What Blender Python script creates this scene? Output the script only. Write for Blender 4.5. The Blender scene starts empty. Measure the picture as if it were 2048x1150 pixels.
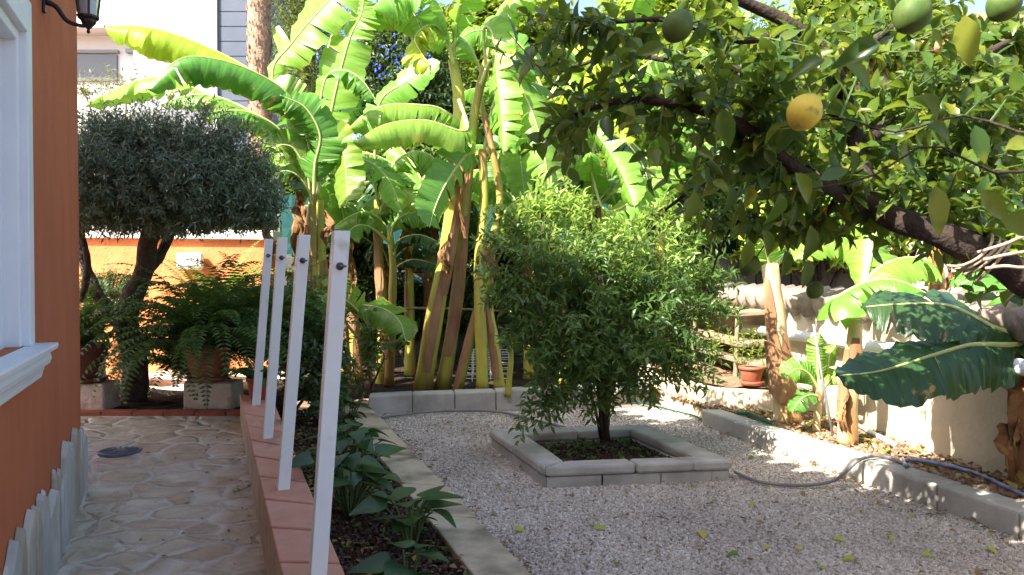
import bpy, math, random
import numpy as np
from mathutils import Vector, Matrix, noise
R = math.radians
random.seed(7); rng = np.random.default_rng(7)
scene = bpy.context.scene
col = scene.collection

# ---------------------------------------------------------------- camera, light, exposure
EYE = 1.2; F = 1650.0; PITCH = math.atan(30 / F)
cam_d = bpy.data.cameras.new('camera'); cam = bpy.data.objects.new('camera', cam_d); col.objects.link(cam)
cam_d.sensor_width = 36; cam_d.lens = 36 * F / 2048; cam_d.clip_start = .02; cam_d.clip_end = 500
cam.location = (0, 0, EYE); cam.rotation_euler = (R(90) - PITCH, 0, 0)
cam_d.dof.use_dof = True; cam_d.dof.focus_distance = 4.6; cam_d.dof.aperture_fstop = 5.6
scene.camera = cam
SUN = Vector((-.76, -.65, 0)).normalized(); ELEV = R(44.5)
sd = bpy.data.lights.new('sun', 'SUN'); so = bpy.data.objects.new('sun', sd); col.objects.link(so)
sd.energy = 4.8; sd.angle = R(.5); sd.color = (1, .93, .82)
sv = Vector((SUN.x * math.cos(ELEV), SUN.y * math.cos(ELEV), math.sin(ELEV)))
so.rotation_euler = (sv).to_track_quat('Z', 'Y').to_euler(); so.location = (-6, -6, 8)
w = bpy.data.worlds.new('World'); scene.world = w; w.use_nodes = True
nt = w.node_tree; bg = nt.nodes['Background']; sky = nt.nodes.new('ShaderNodeTexSky')
sky.sky_type = 'NISHITA'; sky.sun_disc = False; sky.sun_elevation = ELEV
sky.sun_rotation = math.atan2(SUN.x, SUN.y)
sky.air_density = .8; sky.dust_density = 3.0; sky.ozone_density = 1.2
nt.links.new(sky.outputs[0], bg.inputs[0]); bg.inputs[1].default_value = .135
scene.render.engine = 'CYCLES'
scene.view_settings.view_transform = 'Standard'; scene.view_settings.look = 'None'
scene.view_settings.exposure = 1.85; scene.view_settings.gamma = 1
scene.cycles.max_bounces = 8; scene.cycles.transparent_max_bounces = 8

# ---------------------------------------------------------------- helpers
cp, sp = math.cos(PITCH), math.sin(PITCH)
def U(px, py, d):                                   # pixel + depth -> world
    x, y, z = (px - 1024) / F * d, d, (575 - py) / F * d
    return Vector((x, y * cp + z * sp, EYE - y * sp + z * cp))
def G(px, py, z):                                   # pixel on a level plane
    v = U(px, py, 1) - Vector((0, 0, EYE)); k = (z - EYE) / v.z
    return Vector((v.x * k, v.y * k, z))

def tag(o, label=None, cat=None, group=None, kind=None):
    if label: o['label'] = label
    if cat: o['category'] = cat
    if group: o['group'] = group
    if kind: o['kind'] = kind
    return o
def thing(name, loc, label, cat, group=None):
    o = bpy.data.objects.new(name, None); col.objects.link(o); o.location = loc; o.empty_display_size = .1
    return tag(o, label, cat, group)
def rootloc(o):
    while o.parent: o = o.parent
    return Vector(o.location)
def mkobj(name, verts, faces, mat, parent=None, smooth=False, uv=None, loc=None):
    me = bpy.data.meshes.new(name)
    off = rootloc(parent) if parent else Vector(loc if loc is not None else (0, 0, 0))
    v = np.asarray(verts, dtype=np.float32).reshape(-1, 3) - np.array(off, dtype=np.float32)
    if isinstance(faces, np.ndarray):
        n, k = faces.shape
        me.vertices.add(len(v)); me.vertices.foreach_set('co', v.ravel())
        me.loops.add(n * k); me.loops.foreach_set('vertex_index', faces.ravel().astype(np.int32))
        me.polygons.add(n)
        me.polygons.foreach_set('loop_start', np.arange(0, n * k, k, dtype=np.int32))
        me.update(calc_edges=True)
    else:
        me.from_pydata(v.tolist(), [], faces)
    if uv is not None:
        l = me.uv_layers.new(name='UVMap'); vi = np.empty(len(me.loops), dtype=np.int32)
        me.loops.foreach_get('vertex_index', vi)
        l.data.foreach_set('uv', np.asarray(uv, dtype=np.float32)[vi].ravel())
    if smooth: me.polygons.foreach_set('use_smooth', np.ones(len(me.polygons), dtype=bool))
    me.materials.append(mat); me.update()
    o = bpy.data.objects.new(name, me); col.objects.link(o)
    if parent: o.parent = parent
    else: o.location = off
    return o

class MB:
    def __init__(s): s.v = []; s.f = []
    def add(s, vs, fs):
        n = len(s.v); s.v += [tuple(p) for p in vs]; s.f += [tuple(i + n for i in f) for f in fs]
        return s
    def hexa(s, p):                                 # 8 points: bottom ring, top ring
        return s.add(p, [(3, 2, 1, 0), (4, 5, 6, 7), (0, 1, 5, 4), (1, 2, 6, 5), (2, 3, 7, 6), (3, 0, 4, 7)])
    def box(s, c, x, y, sx, sy, sz):                # c = centre of base, x,y axes
        c = Vector(c); x = Vector(x).normalized() * sx / 2; y = Vector(y).normalized() * sy / 2; z = Vector((0, 0, sz))
        b = [c - x - y, c + x - y, c + x + y, c - x + y]
        return s.hexa(b + [q + z for q in b])
    def prism(s, poly, z0, z1):
        n = len(poly); b = [(p[0], p[1], z0) for p in poly]; t = [(p[0], p[1], z1) for p in poly]
        return s.add(b + t, [tuple(range(n - 1, -1, -1)), tuple(range(n, 2 * n))] + [(i, (i + 1) % n, n + (i + 1) % n, n + i) for i in range(n)])
    def tube(s, pts, rad, n=8, cap=True):
        pts = [Vector(p) for p in pts]; m = len(pts)
        if not hasattr(rad, '__len__'): rad = [rad] * m
        vs = []; fs = []
        t = (pts[1] - pts[0]).normalized(); u = t.orthogonal().normalized()
        for i, p in enumerate(pts):
            t = (pts[min(i + 1, m - 1)] - pts[max(i - 1, 0)]).normalized()
            u = (u - t * u.dot(t)).normalized(); w_ = t.cross(u)
            for k in range(n):
                a = 2 * math.pi * k / n; vs.append(p + (u * math.cos(a) + w_ * math.sin(a)) * rad[i])
        for i in range(m - 1):
            for k in range(n): fs.append((i * n + k, i * n + (k + 1) % n, (i + 1) * n + (k + 1) % n, (i + 1) * n + k))
        if cap: fs += [tuple(range(n - 1, -1, -1)), tuple((m - 1) * n + k for k in range(n))]
        return s.add(vs, fs)
    def lathe(s, c, prof, n=20, ax=None, jit=0):      # prof = [(r,h)]
        c = Vector(c); ax = Vector(ax or (0, 0, 1)).normalized(); u = ax.orthogonal().normalized(); w_ = ax.cross(u)
        vs = []; fs = []; m = len(prof)
        for r, h in prof:
            for k in range(n):
                a = 2 * math.pi * k / n; vs.append(c + ax * h + (u * math.cos(a) + w_ * math.sin(a)) * r)
        for i in range(m - 1):
            for k in range(n): fs.append((i * n + k, i * n + (k + 1) % n, (i + 1) * n + (k + 1) % n, (i + 1) * n + k))
        fs += [tuple(range(n - 1, -1, -1)), tuple((m - 1) * n + k for k in range(n))]
        return s.add(vs, fs)
    def build(s, name, mat, parent=None, smooth=False, loc=None, bevel=0, **kw):
        o = mkobj(name, s.v, s.f, mat, parent, smooth, loc=loc)
        if bevel:
            b = o.modifiers.new('b', 'BEVEL'); b.width = bevel; b.segments = 2; b.limit_method = 'ANGLE'
        return o

def spline(pts, n):
    pts = [Vector(p) for p in pts]
    if len(pts) == 2: return [pts[0].lerp(pts[1], i / (n - 1)) for i in range(n)]
    P = [pts[0] * 2 - pts[1]] + pts + [pts[-1] * 2 - pts[-2]]
    out = []
    for i in range(n):
        t = i / (n - 1) * (len(pts) - 1); k = min(int(t), len(pts) - 2); t -= k
        a, b, c, d = P[k], P[k + 1], P[k + 2], P[k + 3]
        out.append(.5 * ((2 * b) + (c - a) * t + (2 * a - 5 * b + 4 * c - d) * t * t + (3 * b - a - 3 * c + d) * t ** 3))
    return out

# ---------------------------------------------------------------- materials
def M(name, c1, c2=None, rough=.8, scale=8, bump=0, bscale=None, bdist=.01, coord='Object', stretch=(1, 1, 1), spec=.3, metal=0, detail=6, c3=None, s3=1.5, w3=(.5, .6)):
    m = bpy.data.materials.new(name); m.use_nodes = True; n = m.node_tree.nodes; l = m.node_tree.links
    p = n['Principled BSDF']; p.inputs['Roughness'].default_value = rough; p.inputs['Metallic'].default_value = metal
    p.inputs['Specular IOR Level'].default_value = spec
    tc = n.new('ShaderNodeNewGeometry'); mp = n.new('ShaderNodeMapping'); mp.inputs['Scale'].default_value = stretch
    l.new(tc.outputs['Position'], mp.inputs[0])
    out = None
    if c2:
        nz = n.new('ShaderNodeTexNoise'); nz.inputs['Scale'].default_value = scale; nz.inputs['Detail'].default_value = detail
        nz.inputs['Roughness'].default_value = .65
        l.new(mp.outputs[0], nz.inputs[0])
        r = n.new('ShaderNodeValToRGB'); r.color_ramp.elements[0].position = .35; r.color_ramp.elements[1].position = .65
        r.color_ramp.elements[0].color = (*c1, 1); r.color_ramp.elements[1].color = (*c2, 1)
        l.new(nz.outputs[0], r.inputs[0]); out = r.outputs[0]
        if c3:
            n3 = n.new('ShaderNodeTexNoise'); n3.inputs['Scale'].default_value = s3; n3.inputs['Detail'].default_value = 5
            l.new(mp.outputs[0], n3.inputs[0])
            r3 = n.new('ShaderNodeValToRGB'); r3.color_ramp.elements[0].position = w3[0]; r3.color_ramp.elements[1].position = w3[1]
            l.new(n3.outputs[0], r3.inputs[0])
            mx = n.new('ShaderNodeMix'); mx.data_type = 'RGBA'; l.new(r3.outputs[0], mx.inputs[0]); l.new(out, mx.inputs[6]); mx.inputs[7].default_value = (*c3, 1)
            out = mx.outputs[2]
        l.new(out, p.inputs['Base Color'])
    else: p.inputs['Base Color'].default_value = (*c1, 1)
    if bump:
        nb = n.new('ShaderNodeTexNoise'); nb.inputs['Scale'].default_value = bscale or scale * 3; nb.inputs['Detail'].default_value = 7
        l.new(mp.outputs[0], nb.inputs[0]); b = n.new('ShaderNodeBump'); b.inputs['Strength'].default_value = bump; b.inputs['Distance'].default_value = bdist
        l.new(nb.outputs[0], b.inputs['Height']); l.new(b.outputs[0], p.inputs['Normal'])
    return m
def leafmat(name, cols, trans=.4, rough=.45, tcol=None, spec=.4, patch=None):
    m = bpy.data.materials.new(name); m.use_nodes = True; n = m.node_tree.nodes; l = m.node_tree.links
    p = n['Principled BSDF']; p.inputs['Roughness'].default_value = rough; p.inputs['Specular IOR Level'].default_value = spec
    g = n.new('ShaderNodeNewGeometry'); r = n.new('ShaderNodeValToRGB'); e = r.color_ramp.elements
    k = len(cols)
    while len(e) < k: e.new(.5)
    for i, c in enumerate(cols): e[i].position = c[3] if len(c) > 3 else i / max(1, k - 1); e[i].color = (*c[:3], 1)
    l.new(g.outputs['Random Per Island'], r.inputs[0]); out = r.outputs[0]
    if patch:
        nz = n.new('ShaderNodeTexNoise'); nz.inputs['Scale'].default_value = patch[1]; l.new(g.outputs['Position'], nz.inputs[0])
        rr = n.new('ShaderNodeValToRGB'); rr.color_ramp.elements[0].position = .52; rr.color_ramp.elements[1].position = .68; l.new(nz.outputs[0], rr.inputs[0])
        mx = n.new('ShaderNodeMix'); mx.data_type = 'RGBA'; l.new(rr.outputs[0], mx.inputs[0]); l.new(out, mx.inputs[6]); mx.inputs[7].default_value = (*patch[0], 1); out = mx.outputs[2]
    l.new(out, p.inputs['Base Color'])
    t = n.new('ShaderNodeBsdfTranslucent'); hs = n.new('ShaderNodeMix'); hs.data_type = 'RGBA'; hs.inputs[0].default_value = .55
    l.new(out, hs.inputs[6]); hs.inputs[7].default_value = (*(tcol or (.35, .55, .03)), 1); l.new(hs.outputs[2], t.inputs[0])
    mx = n.new('ShaderNodeMixShader'); mx.inputs[0].default_value = trans
    l.new(p.outputs[0], mx.inputs[1]); l.new(t.outputs[0], mx.inputs[2]); l.new(mx.outputs[0], n['Material Output'].inputs[0])
    return m
def island(name, cols, rough=.8, bump=0, bscale=60, bdist=.003, noise_mix=.3, nscale=30):
    m = bpy.data.materials.new(name); m.use_nodes = True; n = m.node_tree.nodes; l = m.node_tree.links
    p = n['Principled BSDF']; p.inputs['Roughness'].default_value = rough; p.inputs['Specular IOR Level'].default_value = .25
    g = n.new('ShaderNodeNewGeometry'); r = n.new('ShaderNodeValToRGB'); e = r.color_ramp.elements
    while len(e) < len(cols): e.new(.5)
    for i, c in enumerate(cols): e[i].position = i / (len(cols) - 1); e[i].color = (*c, 1)
    l.new(g.outputs['Random Per Island'], r.inputs[0])
    nz = n.new('ShaderNodeTexNoise'); nz.inputs['Scale'].default_value = nscale; nz.inputs['Detail'].default_value = 5; l.new(g.outputs['Position'], nz.inputs[0])
    mx = n.new('ShaderNodeMix'); mx.data_type = 'RGBA'; mx.blend_type = 'MULTIPLY'; mx.inputs[0].default_value = noise_mix
    rr = n.new('ShaderNodeValToRGB'); rr.color_ramp.elements[0].position = .3; rr.color_ramp.elements[1].position = .7; rr.color_ramp.elements[0].color = (.3, .28, .25, 1)
    l.new(nz.outputs[0], rr.inputs[0]); l.new(r.outputs[0], mx.inputs[6]); l.new(rr.outputs[0], mx.inputs[7]); l.new(mx.outputs[2], p.inputs['Base Color'])
    if bump:
        nb = n.new('ShaderNodeTexNoise'); nb.inputs['Scale'].default_value = bscale; nb.inputs['Detail'].default_value = 6; l.new(g.outputs['Position'], nb.inputs[0])
        b = n.new('ShaderNodeBump'); b.inputs['Strength'].default_value = bump; b.inputs['Distance'].default_value = bdist; l.new(nb.outputs[0], b.inputs['Height']); l.new(b.outputs[0], p.inputs['Normal'])
    return m

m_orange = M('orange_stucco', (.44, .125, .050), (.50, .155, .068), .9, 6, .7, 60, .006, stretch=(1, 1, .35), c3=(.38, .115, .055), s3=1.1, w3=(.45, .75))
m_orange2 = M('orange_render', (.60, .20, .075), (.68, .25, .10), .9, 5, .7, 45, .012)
m_white = M('white_paint', (.76, .79, .82), (.70, .73, .76), .45, 4, .15, 70, .002, spec=.4, c3=(.56, .56, .54), s3=3, w3=(.62, .85))
m_post = M('white_post_paint', (.78, .84, .84), (.73, .785, .79), .35, 7, .05, 60, .001, spec=.5, c3=(.52, .50, .46), s3=9, w3=(.66, .80))
m_whitewall = M('white_render', (.82, .82, .82), (.74, .75, .76), .9, 1.5, .2, 30)
m_glass = M('window_glass', (.45, .52, .58), rough=.12, spec=.8)
m_black = M('black_iron', (.012, .012, .014), rough=.4, spec=.5)
m_steel = M('dark_steel', (.16, .16, .17), rough=.35, metal=.9)
m_terra = M('terracotta', (.40, .13, .07), (.30, .095, .05), .75, 7, .2, 40, .003, c3=(.42, .25, .18), s3=5, w3=(.55, .75))
m_brick = M('red_brick_edge', (.36, .12, .075), (.24, .08, .05), .85, 12, .5, 40, .004)
m_curb = M('concrete_kerb', (.48, .46, .415), (.37, .35, .31), .9, 6, .5, 70, .004, c3=(.22, .20, .17), s3=2.5, w3=(.5, .75))
m_curb_b = M('beige_kerb_concrete', (.60, .50, .35), (.46, .38, .26), .9, 7, .5, 80, .004, c3=(.17, .145, .10), s3=3.4, w3=(.48, .66))
m_soil = M('dark_soil', (.050, .031, .022), (.022, .015, .011), .95, 14, 1, 35, .03)
m_soil2 = M('dry_soil', (.30, .20, .12), (.13, .085, .05), .95, 9, 1, 30, .03)
m_cream = M('cream_render', (.58, .50, .38), (.48, .40, .29), .9, 3, .5, 30, .008, c3=(.30, .235, .16), s3=1.7, w3=(.5, .75))
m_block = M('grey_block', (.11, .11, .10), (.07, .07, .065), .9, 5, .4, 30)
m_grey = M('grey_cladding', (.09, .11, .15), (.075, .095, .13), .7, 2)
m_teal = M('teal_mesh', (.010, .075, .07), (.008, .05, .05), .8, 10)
m_pvc = M('white_pvc', (.70, .74, .80), rough=.3)
m_wood = M('weathered_wood', (.32, .25, .17), (.22, .17, .11), .9, 10, .4, 60, .003, stretch=(1, 4, 4))
m_bark = M('dark_bark', (.060, .042, .032), (.030, .022, .018), .95, 18, 1, 60, .01)
m_bark2 = M('olive_bark', (.13, .105, .08), (.05, .042, .035), .95, 14, 1, 40, .015)
m_twig = M('green_twig', (.10, .16, .05), (.06, .10, .03), .7, 20)
m_palm = M('palm_bark', (.42, .27, .19), (.24, .15, .10), .95, 20, 1, 40, .02)
m_hose = M('hose_grey_blue', (.15, .16, .21), (.25, .22, .18), .5, 5)
m_hoseg = M('hose_green', (.008, .08, .045), rough=.4)
m_hoseb = M('hose_pale_blue', (.30, .36, .62), (.10, .11, .20), .4, 9)
m_rope = M('rope_fibre', (.50, .40, .30), (.34, .26, .19), .95, 60, .6, 200, .002)
m_lemon = M('lemon_skin', (.72, .56, .08), (.62, .50, .06), .5, 10, .3, 120, .001, c3=(.22, .16, .05), s3=14, w3=(.58, .66))
m_lemong = M('green_lemon_skin', (.05, .10, .02), (.11, .16, .03), .62, 14, .3, 120, .001)
m_dead = M('dead_leaf', (.36, .19, .08), (.18, .09, .04), .9, 12, .6, 40, .01)
m_wire = M('white_wire', (.7, .7, .7), rough=.4)
m_tile = M('roof_tile', (.45, .20, .11), (.34, .15, .09), .85, 8, .3, 30)
m_stone_w = M('split_cream_stone', (.66, .60, .52), (.50, .43, .35), .85, 8, .9, 24, .02, c3=(.42, .30, .22), s3=6, w3=(.55, .7))
m_cladding = island('cladding_stone', [(.50, .45, .36), (.60, .58, .52), (.42, .36, .27), (.55, .56, .55), (.48, .40, .28)], .7, .5, 25, .006, .35, 8)
m_gravel = island('crushed_gravel', [(.28, .225, .175), (.58, .51, .43), (.70, .64, .56), (.44, .37, .30), (.62, .54, .455), (.82, .78, .71)], .85, 0, noise_mix=.4, nscale=1.6)
m_gbase = M('gravel_bed', (.30, .25, .22), (.16, .13, .11), .95, 90, 1, 120, .01)
m_clod = island('soil_clods', [(.03, .02, .014), (.09, .05, .035), (.05, .034, .025), (.16, .10, .07)], .95, 0, noise_mix=.2)

def pathmat():
    m = bpy.data.materials.new('flagstones'); m.use_nodes = True; n = m.node_tree.nodes; l = m.node_tree.links
    p = n['Principled BSDF']; p.inputs['Roughness'].default_value = .62; p.inputs['Specular IOR Level'].default_value = .35
    g = n.new('ShaderNodeNewGeometry')
    nz = n.new('ShaderNodeTexNoise'); nz.inputs['Scale'].default_value = 4.5; nz.inputs['Detail'].default_value = 3; l.new(g.outputs['Position'], nz.inputs[0])
    va = n.new('ShaderNodeVectorMath'); va.operation = 'MULTIPLY_ADD'; l.new(nz.outputs['Color'], va.inputs[0]); va.inputs[1].default_value = (.16, .16, 0); l.new(g.outputs['Position'], va.inputs[2])
    sc = n.new('ShaderNodeMapping'); sc.inputs['Scale'].default_value = (4.2, 5.6, 0); sc.inputs['Rotation'].default_value = (0, 0, .4); l.new(va.outputs[0], sc.inputs[0])
    vd = n.new('ShaderNodeTexVoronoi'); vd.feature = 'DISTANCE_TO_EDGE'; vd.inputs['Scale'].default_value = 1; l.new(sc.outputs[0], vd.inputs[0])
    vc = n.new('ShaderNodeTexVoronoi'); vc.inputs['Scale'].default_value = 1; l.new(sc.outputs[0], vc.inputs[0])
    sx = n.new('ShaderNodeSeparateColor'); l.new(vc.outputs['Color'], sx.inputs[0])
    r = n.new('ShaderNodeValToRGB'); e = r.color_ramp.elements
    while len(e) < 6: e.new(.5)
    for i, c in enumerate([(.64, .56, .42), (.56, .44, .30), (.68, .62, .51), (.62, .53, .39), (.56, .43, .30), (.66, .59, .46)]): e[i].position = i / 5; e[i].color = (*c, 1)
    l.new(sx.outputs[0], r.inputs[0])
    n2 = n.new('ShaderNodeTexNoise'); n2.inputs['Scale'].default_value = 9; n2.inputs['Detail'].default_value = 8; n2.inputs['Roughness'].default_value = .7; l.new(g.outputs['Position'], n2.inputs[0])
    r2 = n.new('ShaderNodeValToRGB'); r2.color_ramp.elements[0].position = .3; r2.color_ramp.elements[1].position = .7; r2.color_ramp.elements[0].color = (.62, .58, .55, 1); r2.color_ramp.elements[1].color = (1.08, 1.05, 1, 1); l.new(n2.outputs[0], r2.inputs[0])
    mu = n.new('ShaderNodeMix'); mu.data_type = 'RGBA'; mu.blend_type = 'MULTIPLY'; mu.inputs[0].default_value = 1; l.new(r.outputs[0], mu.inputs[6]); l.new(r2.outputs[0], mu.inputs[7])
    re = n.new('ShaderNodeValToRGB'); re.color_ramp.elements[0].position = .03; re.color_ramp.elements[1].position = .15
    n4 = n.new('ShaderNodeTexNoise'); n4.inputs['Scale'].default_value = 14; l.new(g.outputs['Position'], n4.inputs[0])
    ad = n.new('ShaderNodeMath'); ad.operation = 'MULTIPLY_ADD'; l.new(n4.outputs[0], ad.inputs[0]); ad.inputs[1].default_value = .08; l.new(vd.outputs[0], ad.inputs[2])
    sb = n.new('ShaderNodeMath'); sb.operation = 'SUBTRACT'; l.new(ad.outputs[0], sb.inputs[0]); sb.inputs[1].default_value = .02; l.new(sb.outputs[0], re.inputs[0])
    n5 = n.new('ShaderNodeTexNoise'); n5.inputs['Scale'].default_value = 2.6; n5.inputs['Detail'].default_value = 4; l.new(g.outputs['Position'], n5.inputs[0])
    r5 = n.new('ShaderNodeValToRGB'); r5.color_ramp.elements[0].position = .45; r5.color_ramp.elements[1].position = .62
    r5.color_ramp.elements[0].color = (.66, .59, .49, 1); r5.color_ramp.elements[1].color = (.54, .46, .34, 1); l.new(n5.outputs[0], r5.inputs[0])
    mx = n.new('ShaderNodeMix'); mx.data_type = 'RGBA'; l.new(re.outputs[0], mx.inputs[0]); l.new(r5.outputs[0], mx.inputs[6]); l.new(mu.outputs[2], mx.inputs[7])
    l.new(mx.outputs[2], p.inputs['Base Color'])
    b = n.new('ShaderNodeBump'); b.inputs['Strength'].default_value = 1; b.inputs['Distance'].default_value = .022
    ad2 = n.new('ShaderNodeMath'); ad2.operation = 'MULTIPLY_ADD'; l.new(n2.outputs[0], ad2.inputs[0]); ad2.inputs[1].default_value = .9; l.new(re.outputs[0], ad2.inputs[2])
    l.new(ad2.outputs[0], b.inputs['Height']); l.new(b.outputs[0], p.inputs['Normal'])
    return m
m_path = pathmat()

def bananamat(name, base, trans, tcol, dirty=(.45, .30, .08), stain=.62):
    m = bpy.data.materials.new(name); m.use_nodes = True; n = m.node_tree.nodes; l = m.node_tree.links
    p = n['Principled BSDF']; p.inputs['Roughness'].default_value = .36; p.inputs['Specular IOR Level'].default_value = .5
    uv = n.new('ShaderNodeUVMap'); g = n.new('ShaderNodeNewGeometry'); oi = n.new('ShaderNodeObjectInfo')
    mp = n.new('ShaderNodeMapping'); mp.inputs['Scale'].default_value = (75, 1.2, 1); l.new(uv.outputs[0], mp.inputs[0])
    st = n.new('ShaderNodeTexNoise'); st.inputs['Scale'].default_value = 1; st.inputs['Detail'].default_value = 3; l.new(mp.outputs[0], st.inputs[0])
    r = n.new('ShaderNodeValToRGB'); r.color_ramp.elements[0].position = .3; r.color_ramp.elements[1].position = .7
    r.color_ramp.elements[0].color = (*[c * .72 for c in base], 1); r.color_ramp.elements[1].color = (base[0] * 1.25, base[1] * 1.2, base[2], 1); l.new(st.outputs[0], r.inputs[0])
    hv = n.new('ShaderNodeHueSaturation'); l.new(r.outputs[0], hv.inputs['Color'])
    mr = n.new('ShaderNodeMapRange'); mr.inputs[3].default_value = .475; mr.inputs[4].default_value = .52; l.new(oi.outputs['Random'], mr.inputs[0]); l.new(mr.outputs[0], hv.inputs['Hue'])
    # dry margin
    sx = n.new('ShaderNodeSeparateXYZ'); l.new(uv.outputs[0], sx.inputs[0])
    nz = n.new('ShaderNodeTexNoise'); nz.inputs['Scale'].default_value = 9; nz.inputs['Detail'].default_value = 4; l.new(g.outputs['Position'], nz.inputs[0])
    ma = n.new('ShaderNodeMath'); ma.operation = 'MULTIPLY_ADD'; l.new(sx.outputs['Y'], ma.inputs[0]); ma.inputs[1].default_value = .22; l.new(nz.outputs[0], ma.inputs[2])
    rr = n.new('ShaderNodeValToRGB'); rr.color_ramp.elements[0].position = stain + .12; rr.color_ramp.elements[1].position = stain + .17; l.new(ma.outputs[0], rr.inputs[0])
    mx = n.new('ShaderNodeMix'); mx.data_type = 'RGBA'; l.new(rr.outputs[0], mx.inputs[0]); l.new(hv.outputs[0], mx.inputs[6]); mx.inputs[7].default_value = (*dirty, 1)
    l.new(mx.outputs[2], p.inputs['Base Color'])
    b = n.new('ShaderNodeBump'); b.inputs['Strength'].default_value = .6; b.inputs['Distance'].default_value = .008; l.new(st.outputs[0], b.inputs['Height']); l.new(b.outputs[0], p.inputs['Normal'])
    t = n.new('ShaderNodeBsdfTranslucent'); hs = n.new('ShaderNodeMix'); hs.data_type = 'RGBA'; hs.inputs[0].default_value = .6
    l.new(mx.outputs[2], hs.inputs[6]); hs.inputs[7].default_value = (*tcol, 1); l.new(hs.outputs[2], t.inputs[0]); l.new(b.outputs[0], t.inputs[1])
    ms = n.new('ShaderNodeMixShader'); ms.inputs[0].default_value = trans
    l.new(p.outputs[0], ms.inputs[1]); l.new(t.outputs[0], ms.inputs[2]); l.new(ms.outputs[0], n['Material Output'].inputs[0])
    return m
b_green = bananamat('banana_leaf_green', (.11, .27, .045), .36, (.24, .56, .05), stain=.66)
b_lime = bananamat('banana_leaf_lime', (.19, .38, .06), .42, (.38, .68, .06), stain=.68)
b_yellow = bananamat('banana_leaf_yellow', (.36, .50, .05), .44, (.58, .74, .05), stain=.66)
b_dark = bananamat('banana_leaf_deep', (.030, .085, .030), .16, (.10, .26, .03), stain=.72)  # dark leaf green, lowered further to carry canopy shade on the big leaves
m_rib = M('banana_midrib', (.40, .46, .14), (.50, .52, .22), .45, 12)
def stemmat():
    m = M('banana_stem', (.28, .32, .05), (.50, .45, .08), .45, 7, .3, 25, .006, stretch=(1, 1, .12), c3=(.22, .11, .04), s3=4.5, w3=(.47, .66))
    return m
m_stem = stemmat()
m_stem2 = M('banana_stem_pale', (.52, .38, .20), (.66, .52, .30), .7, 9, .5, 25, .008, stretch=(1, 1, .25), c3=(.30, .17, .06), s3=7, w3=(.5, .62))
m_sheath = M('dry_sheath', (.34, .20, .10), (.20, .10, .05), .9, 9, .6, 30, .01, stretch=(1, 1, .2))
l_lemon = leafmat('lemon_foliage', [(.045, .10, .02), (.075, .15, .025), (.035, .085, .028), (.12, .19, .03), (.25, .26, .035)], .40, .30, (.30, .42, .03), patch=((.13, .16, .02), 26))
l_mand = leafmat('mandarin_foliage', [(.040, .10, .025), (.065, .14, .03), (.035, .08, .022), (.10, .19, .04)], .34, .36, (.50, .66, .10))  # body green lowered so the colour carries the house shade
l_mand2 = leafmat('mandarin_sunlit_tone', [(.22, .36, .07), (.30, .44, .09), (.16, .28, .05)], .42, .35, (.60, .75, .15))  # lighter copy of the foliage; sun on the crown top put into its colour
l_olive = leafmat('olive_foliage', [(.075, .115, .05), (.13, .18, .095), (.05, .08, .038), (.27, .34, .21)], .15, .5, (.25, .32, .15))
l_fern = leafmat('fern_foliage', [(.035, .095, .025), (.06, .14, .035), (.12, .19, .04)], .35, .5, (.25, .40, .04))
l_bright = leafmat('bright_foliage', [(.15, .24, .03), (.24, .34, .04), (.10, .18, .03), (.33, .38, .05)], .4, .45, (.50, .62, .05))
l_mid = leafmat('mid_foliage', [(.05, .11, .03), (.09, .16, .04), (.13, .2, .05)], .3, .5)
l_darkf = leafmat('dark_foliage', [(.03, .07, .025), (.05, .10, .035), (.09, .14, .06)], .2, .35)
l_conif = leafmat('conifer_foliage', [(.16, .22, .04), (.22, .28, .05), (.10, .15, .03)], .2, .7)
l_arum = leafmat('arum_foliage', [(.030, .080, .028), (.045, .11, .035), (.025, .065, .025)], .22, .38, (.15, .35, .05), spec=.5)
l_fall = leafmat('fallen_leaf', [(.42, .45, .06), (.30, .34, .05), (.45, .32, .06), (.16, .22, .04)], .15, .6)
l_litter = leafmat('leaf_litter', [(.22, .10, .05), (.12, .06, .03), (.30, .17, .07), (.25, .22, .06)], .1, .7)
l_blue = leafmat('blue_petals', [(.05, .10, .75), (.10, .2, .85)], .3, .6, (.1, .2, .9))

# ---------------------------------------------------------------- foliage tools
def tmpl(kind):
    if kind == 'ovate':
        rows = [(0, 0), (.18, .36), (.42, .5), (.70, .36), (.90, .14), (1, 0)]; fold = .26; curl = -.26
    elif kind == 'lance':
        rows = [(0, 0), (.35, .5), (.72, .3), (1, 0)]; fold = .2; curl = -.15
    elif kind == 'arum':
        rows = [(-.22, .30), (-.12, .52), (.12, .56), (.45, .36), (.75, .15), (1, 0)]; fold = .12; curl = -.16
    elif kind == 'round':
        rows = [(0, 0), (.3, .5), (.7, .45), (1, 0)]; fold = .15; curl = -.1
    vs = []; ids = []
    for y, w_ in rows:
        z = curl * y * y
        if w_ == 0: ids.append([len(vs)]); vs.append((0, y, z))
        else: ids.append([len(vs), len(vs) + 1, len(vs) + 2]); vs += [(-w_, y, z + fold * w_), (0, y, z), (w_, y, z + fold * w_)]
    fs = []
    for a, b in zip(ids, ids[1:]):
        if len(a) == 1 and len(b) == 3: fs += [(a[0], b[1], b[0]), (a[0], b[2], b[1])]
        elif len(a) == 3 and len(b) == 3: fs += [(a[0], a[1], b[1]), (a[0], b[1], b[0]), (a[1], a[2], b[2]), (a[1], b[2], b[1])]
        else: fs += [(a[0], a[1], b[0]), (a[1], a[2], b[0])]
    return np.array(vs), np.array(fs)
def tmpl_simple(): return np.array([(0, 0, 0), (-.5, .5, .05), (.5, .5, .05), (0, 1, -.1)]), np.array([(0, 2, 1), (1, 2, 3)])
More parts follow.
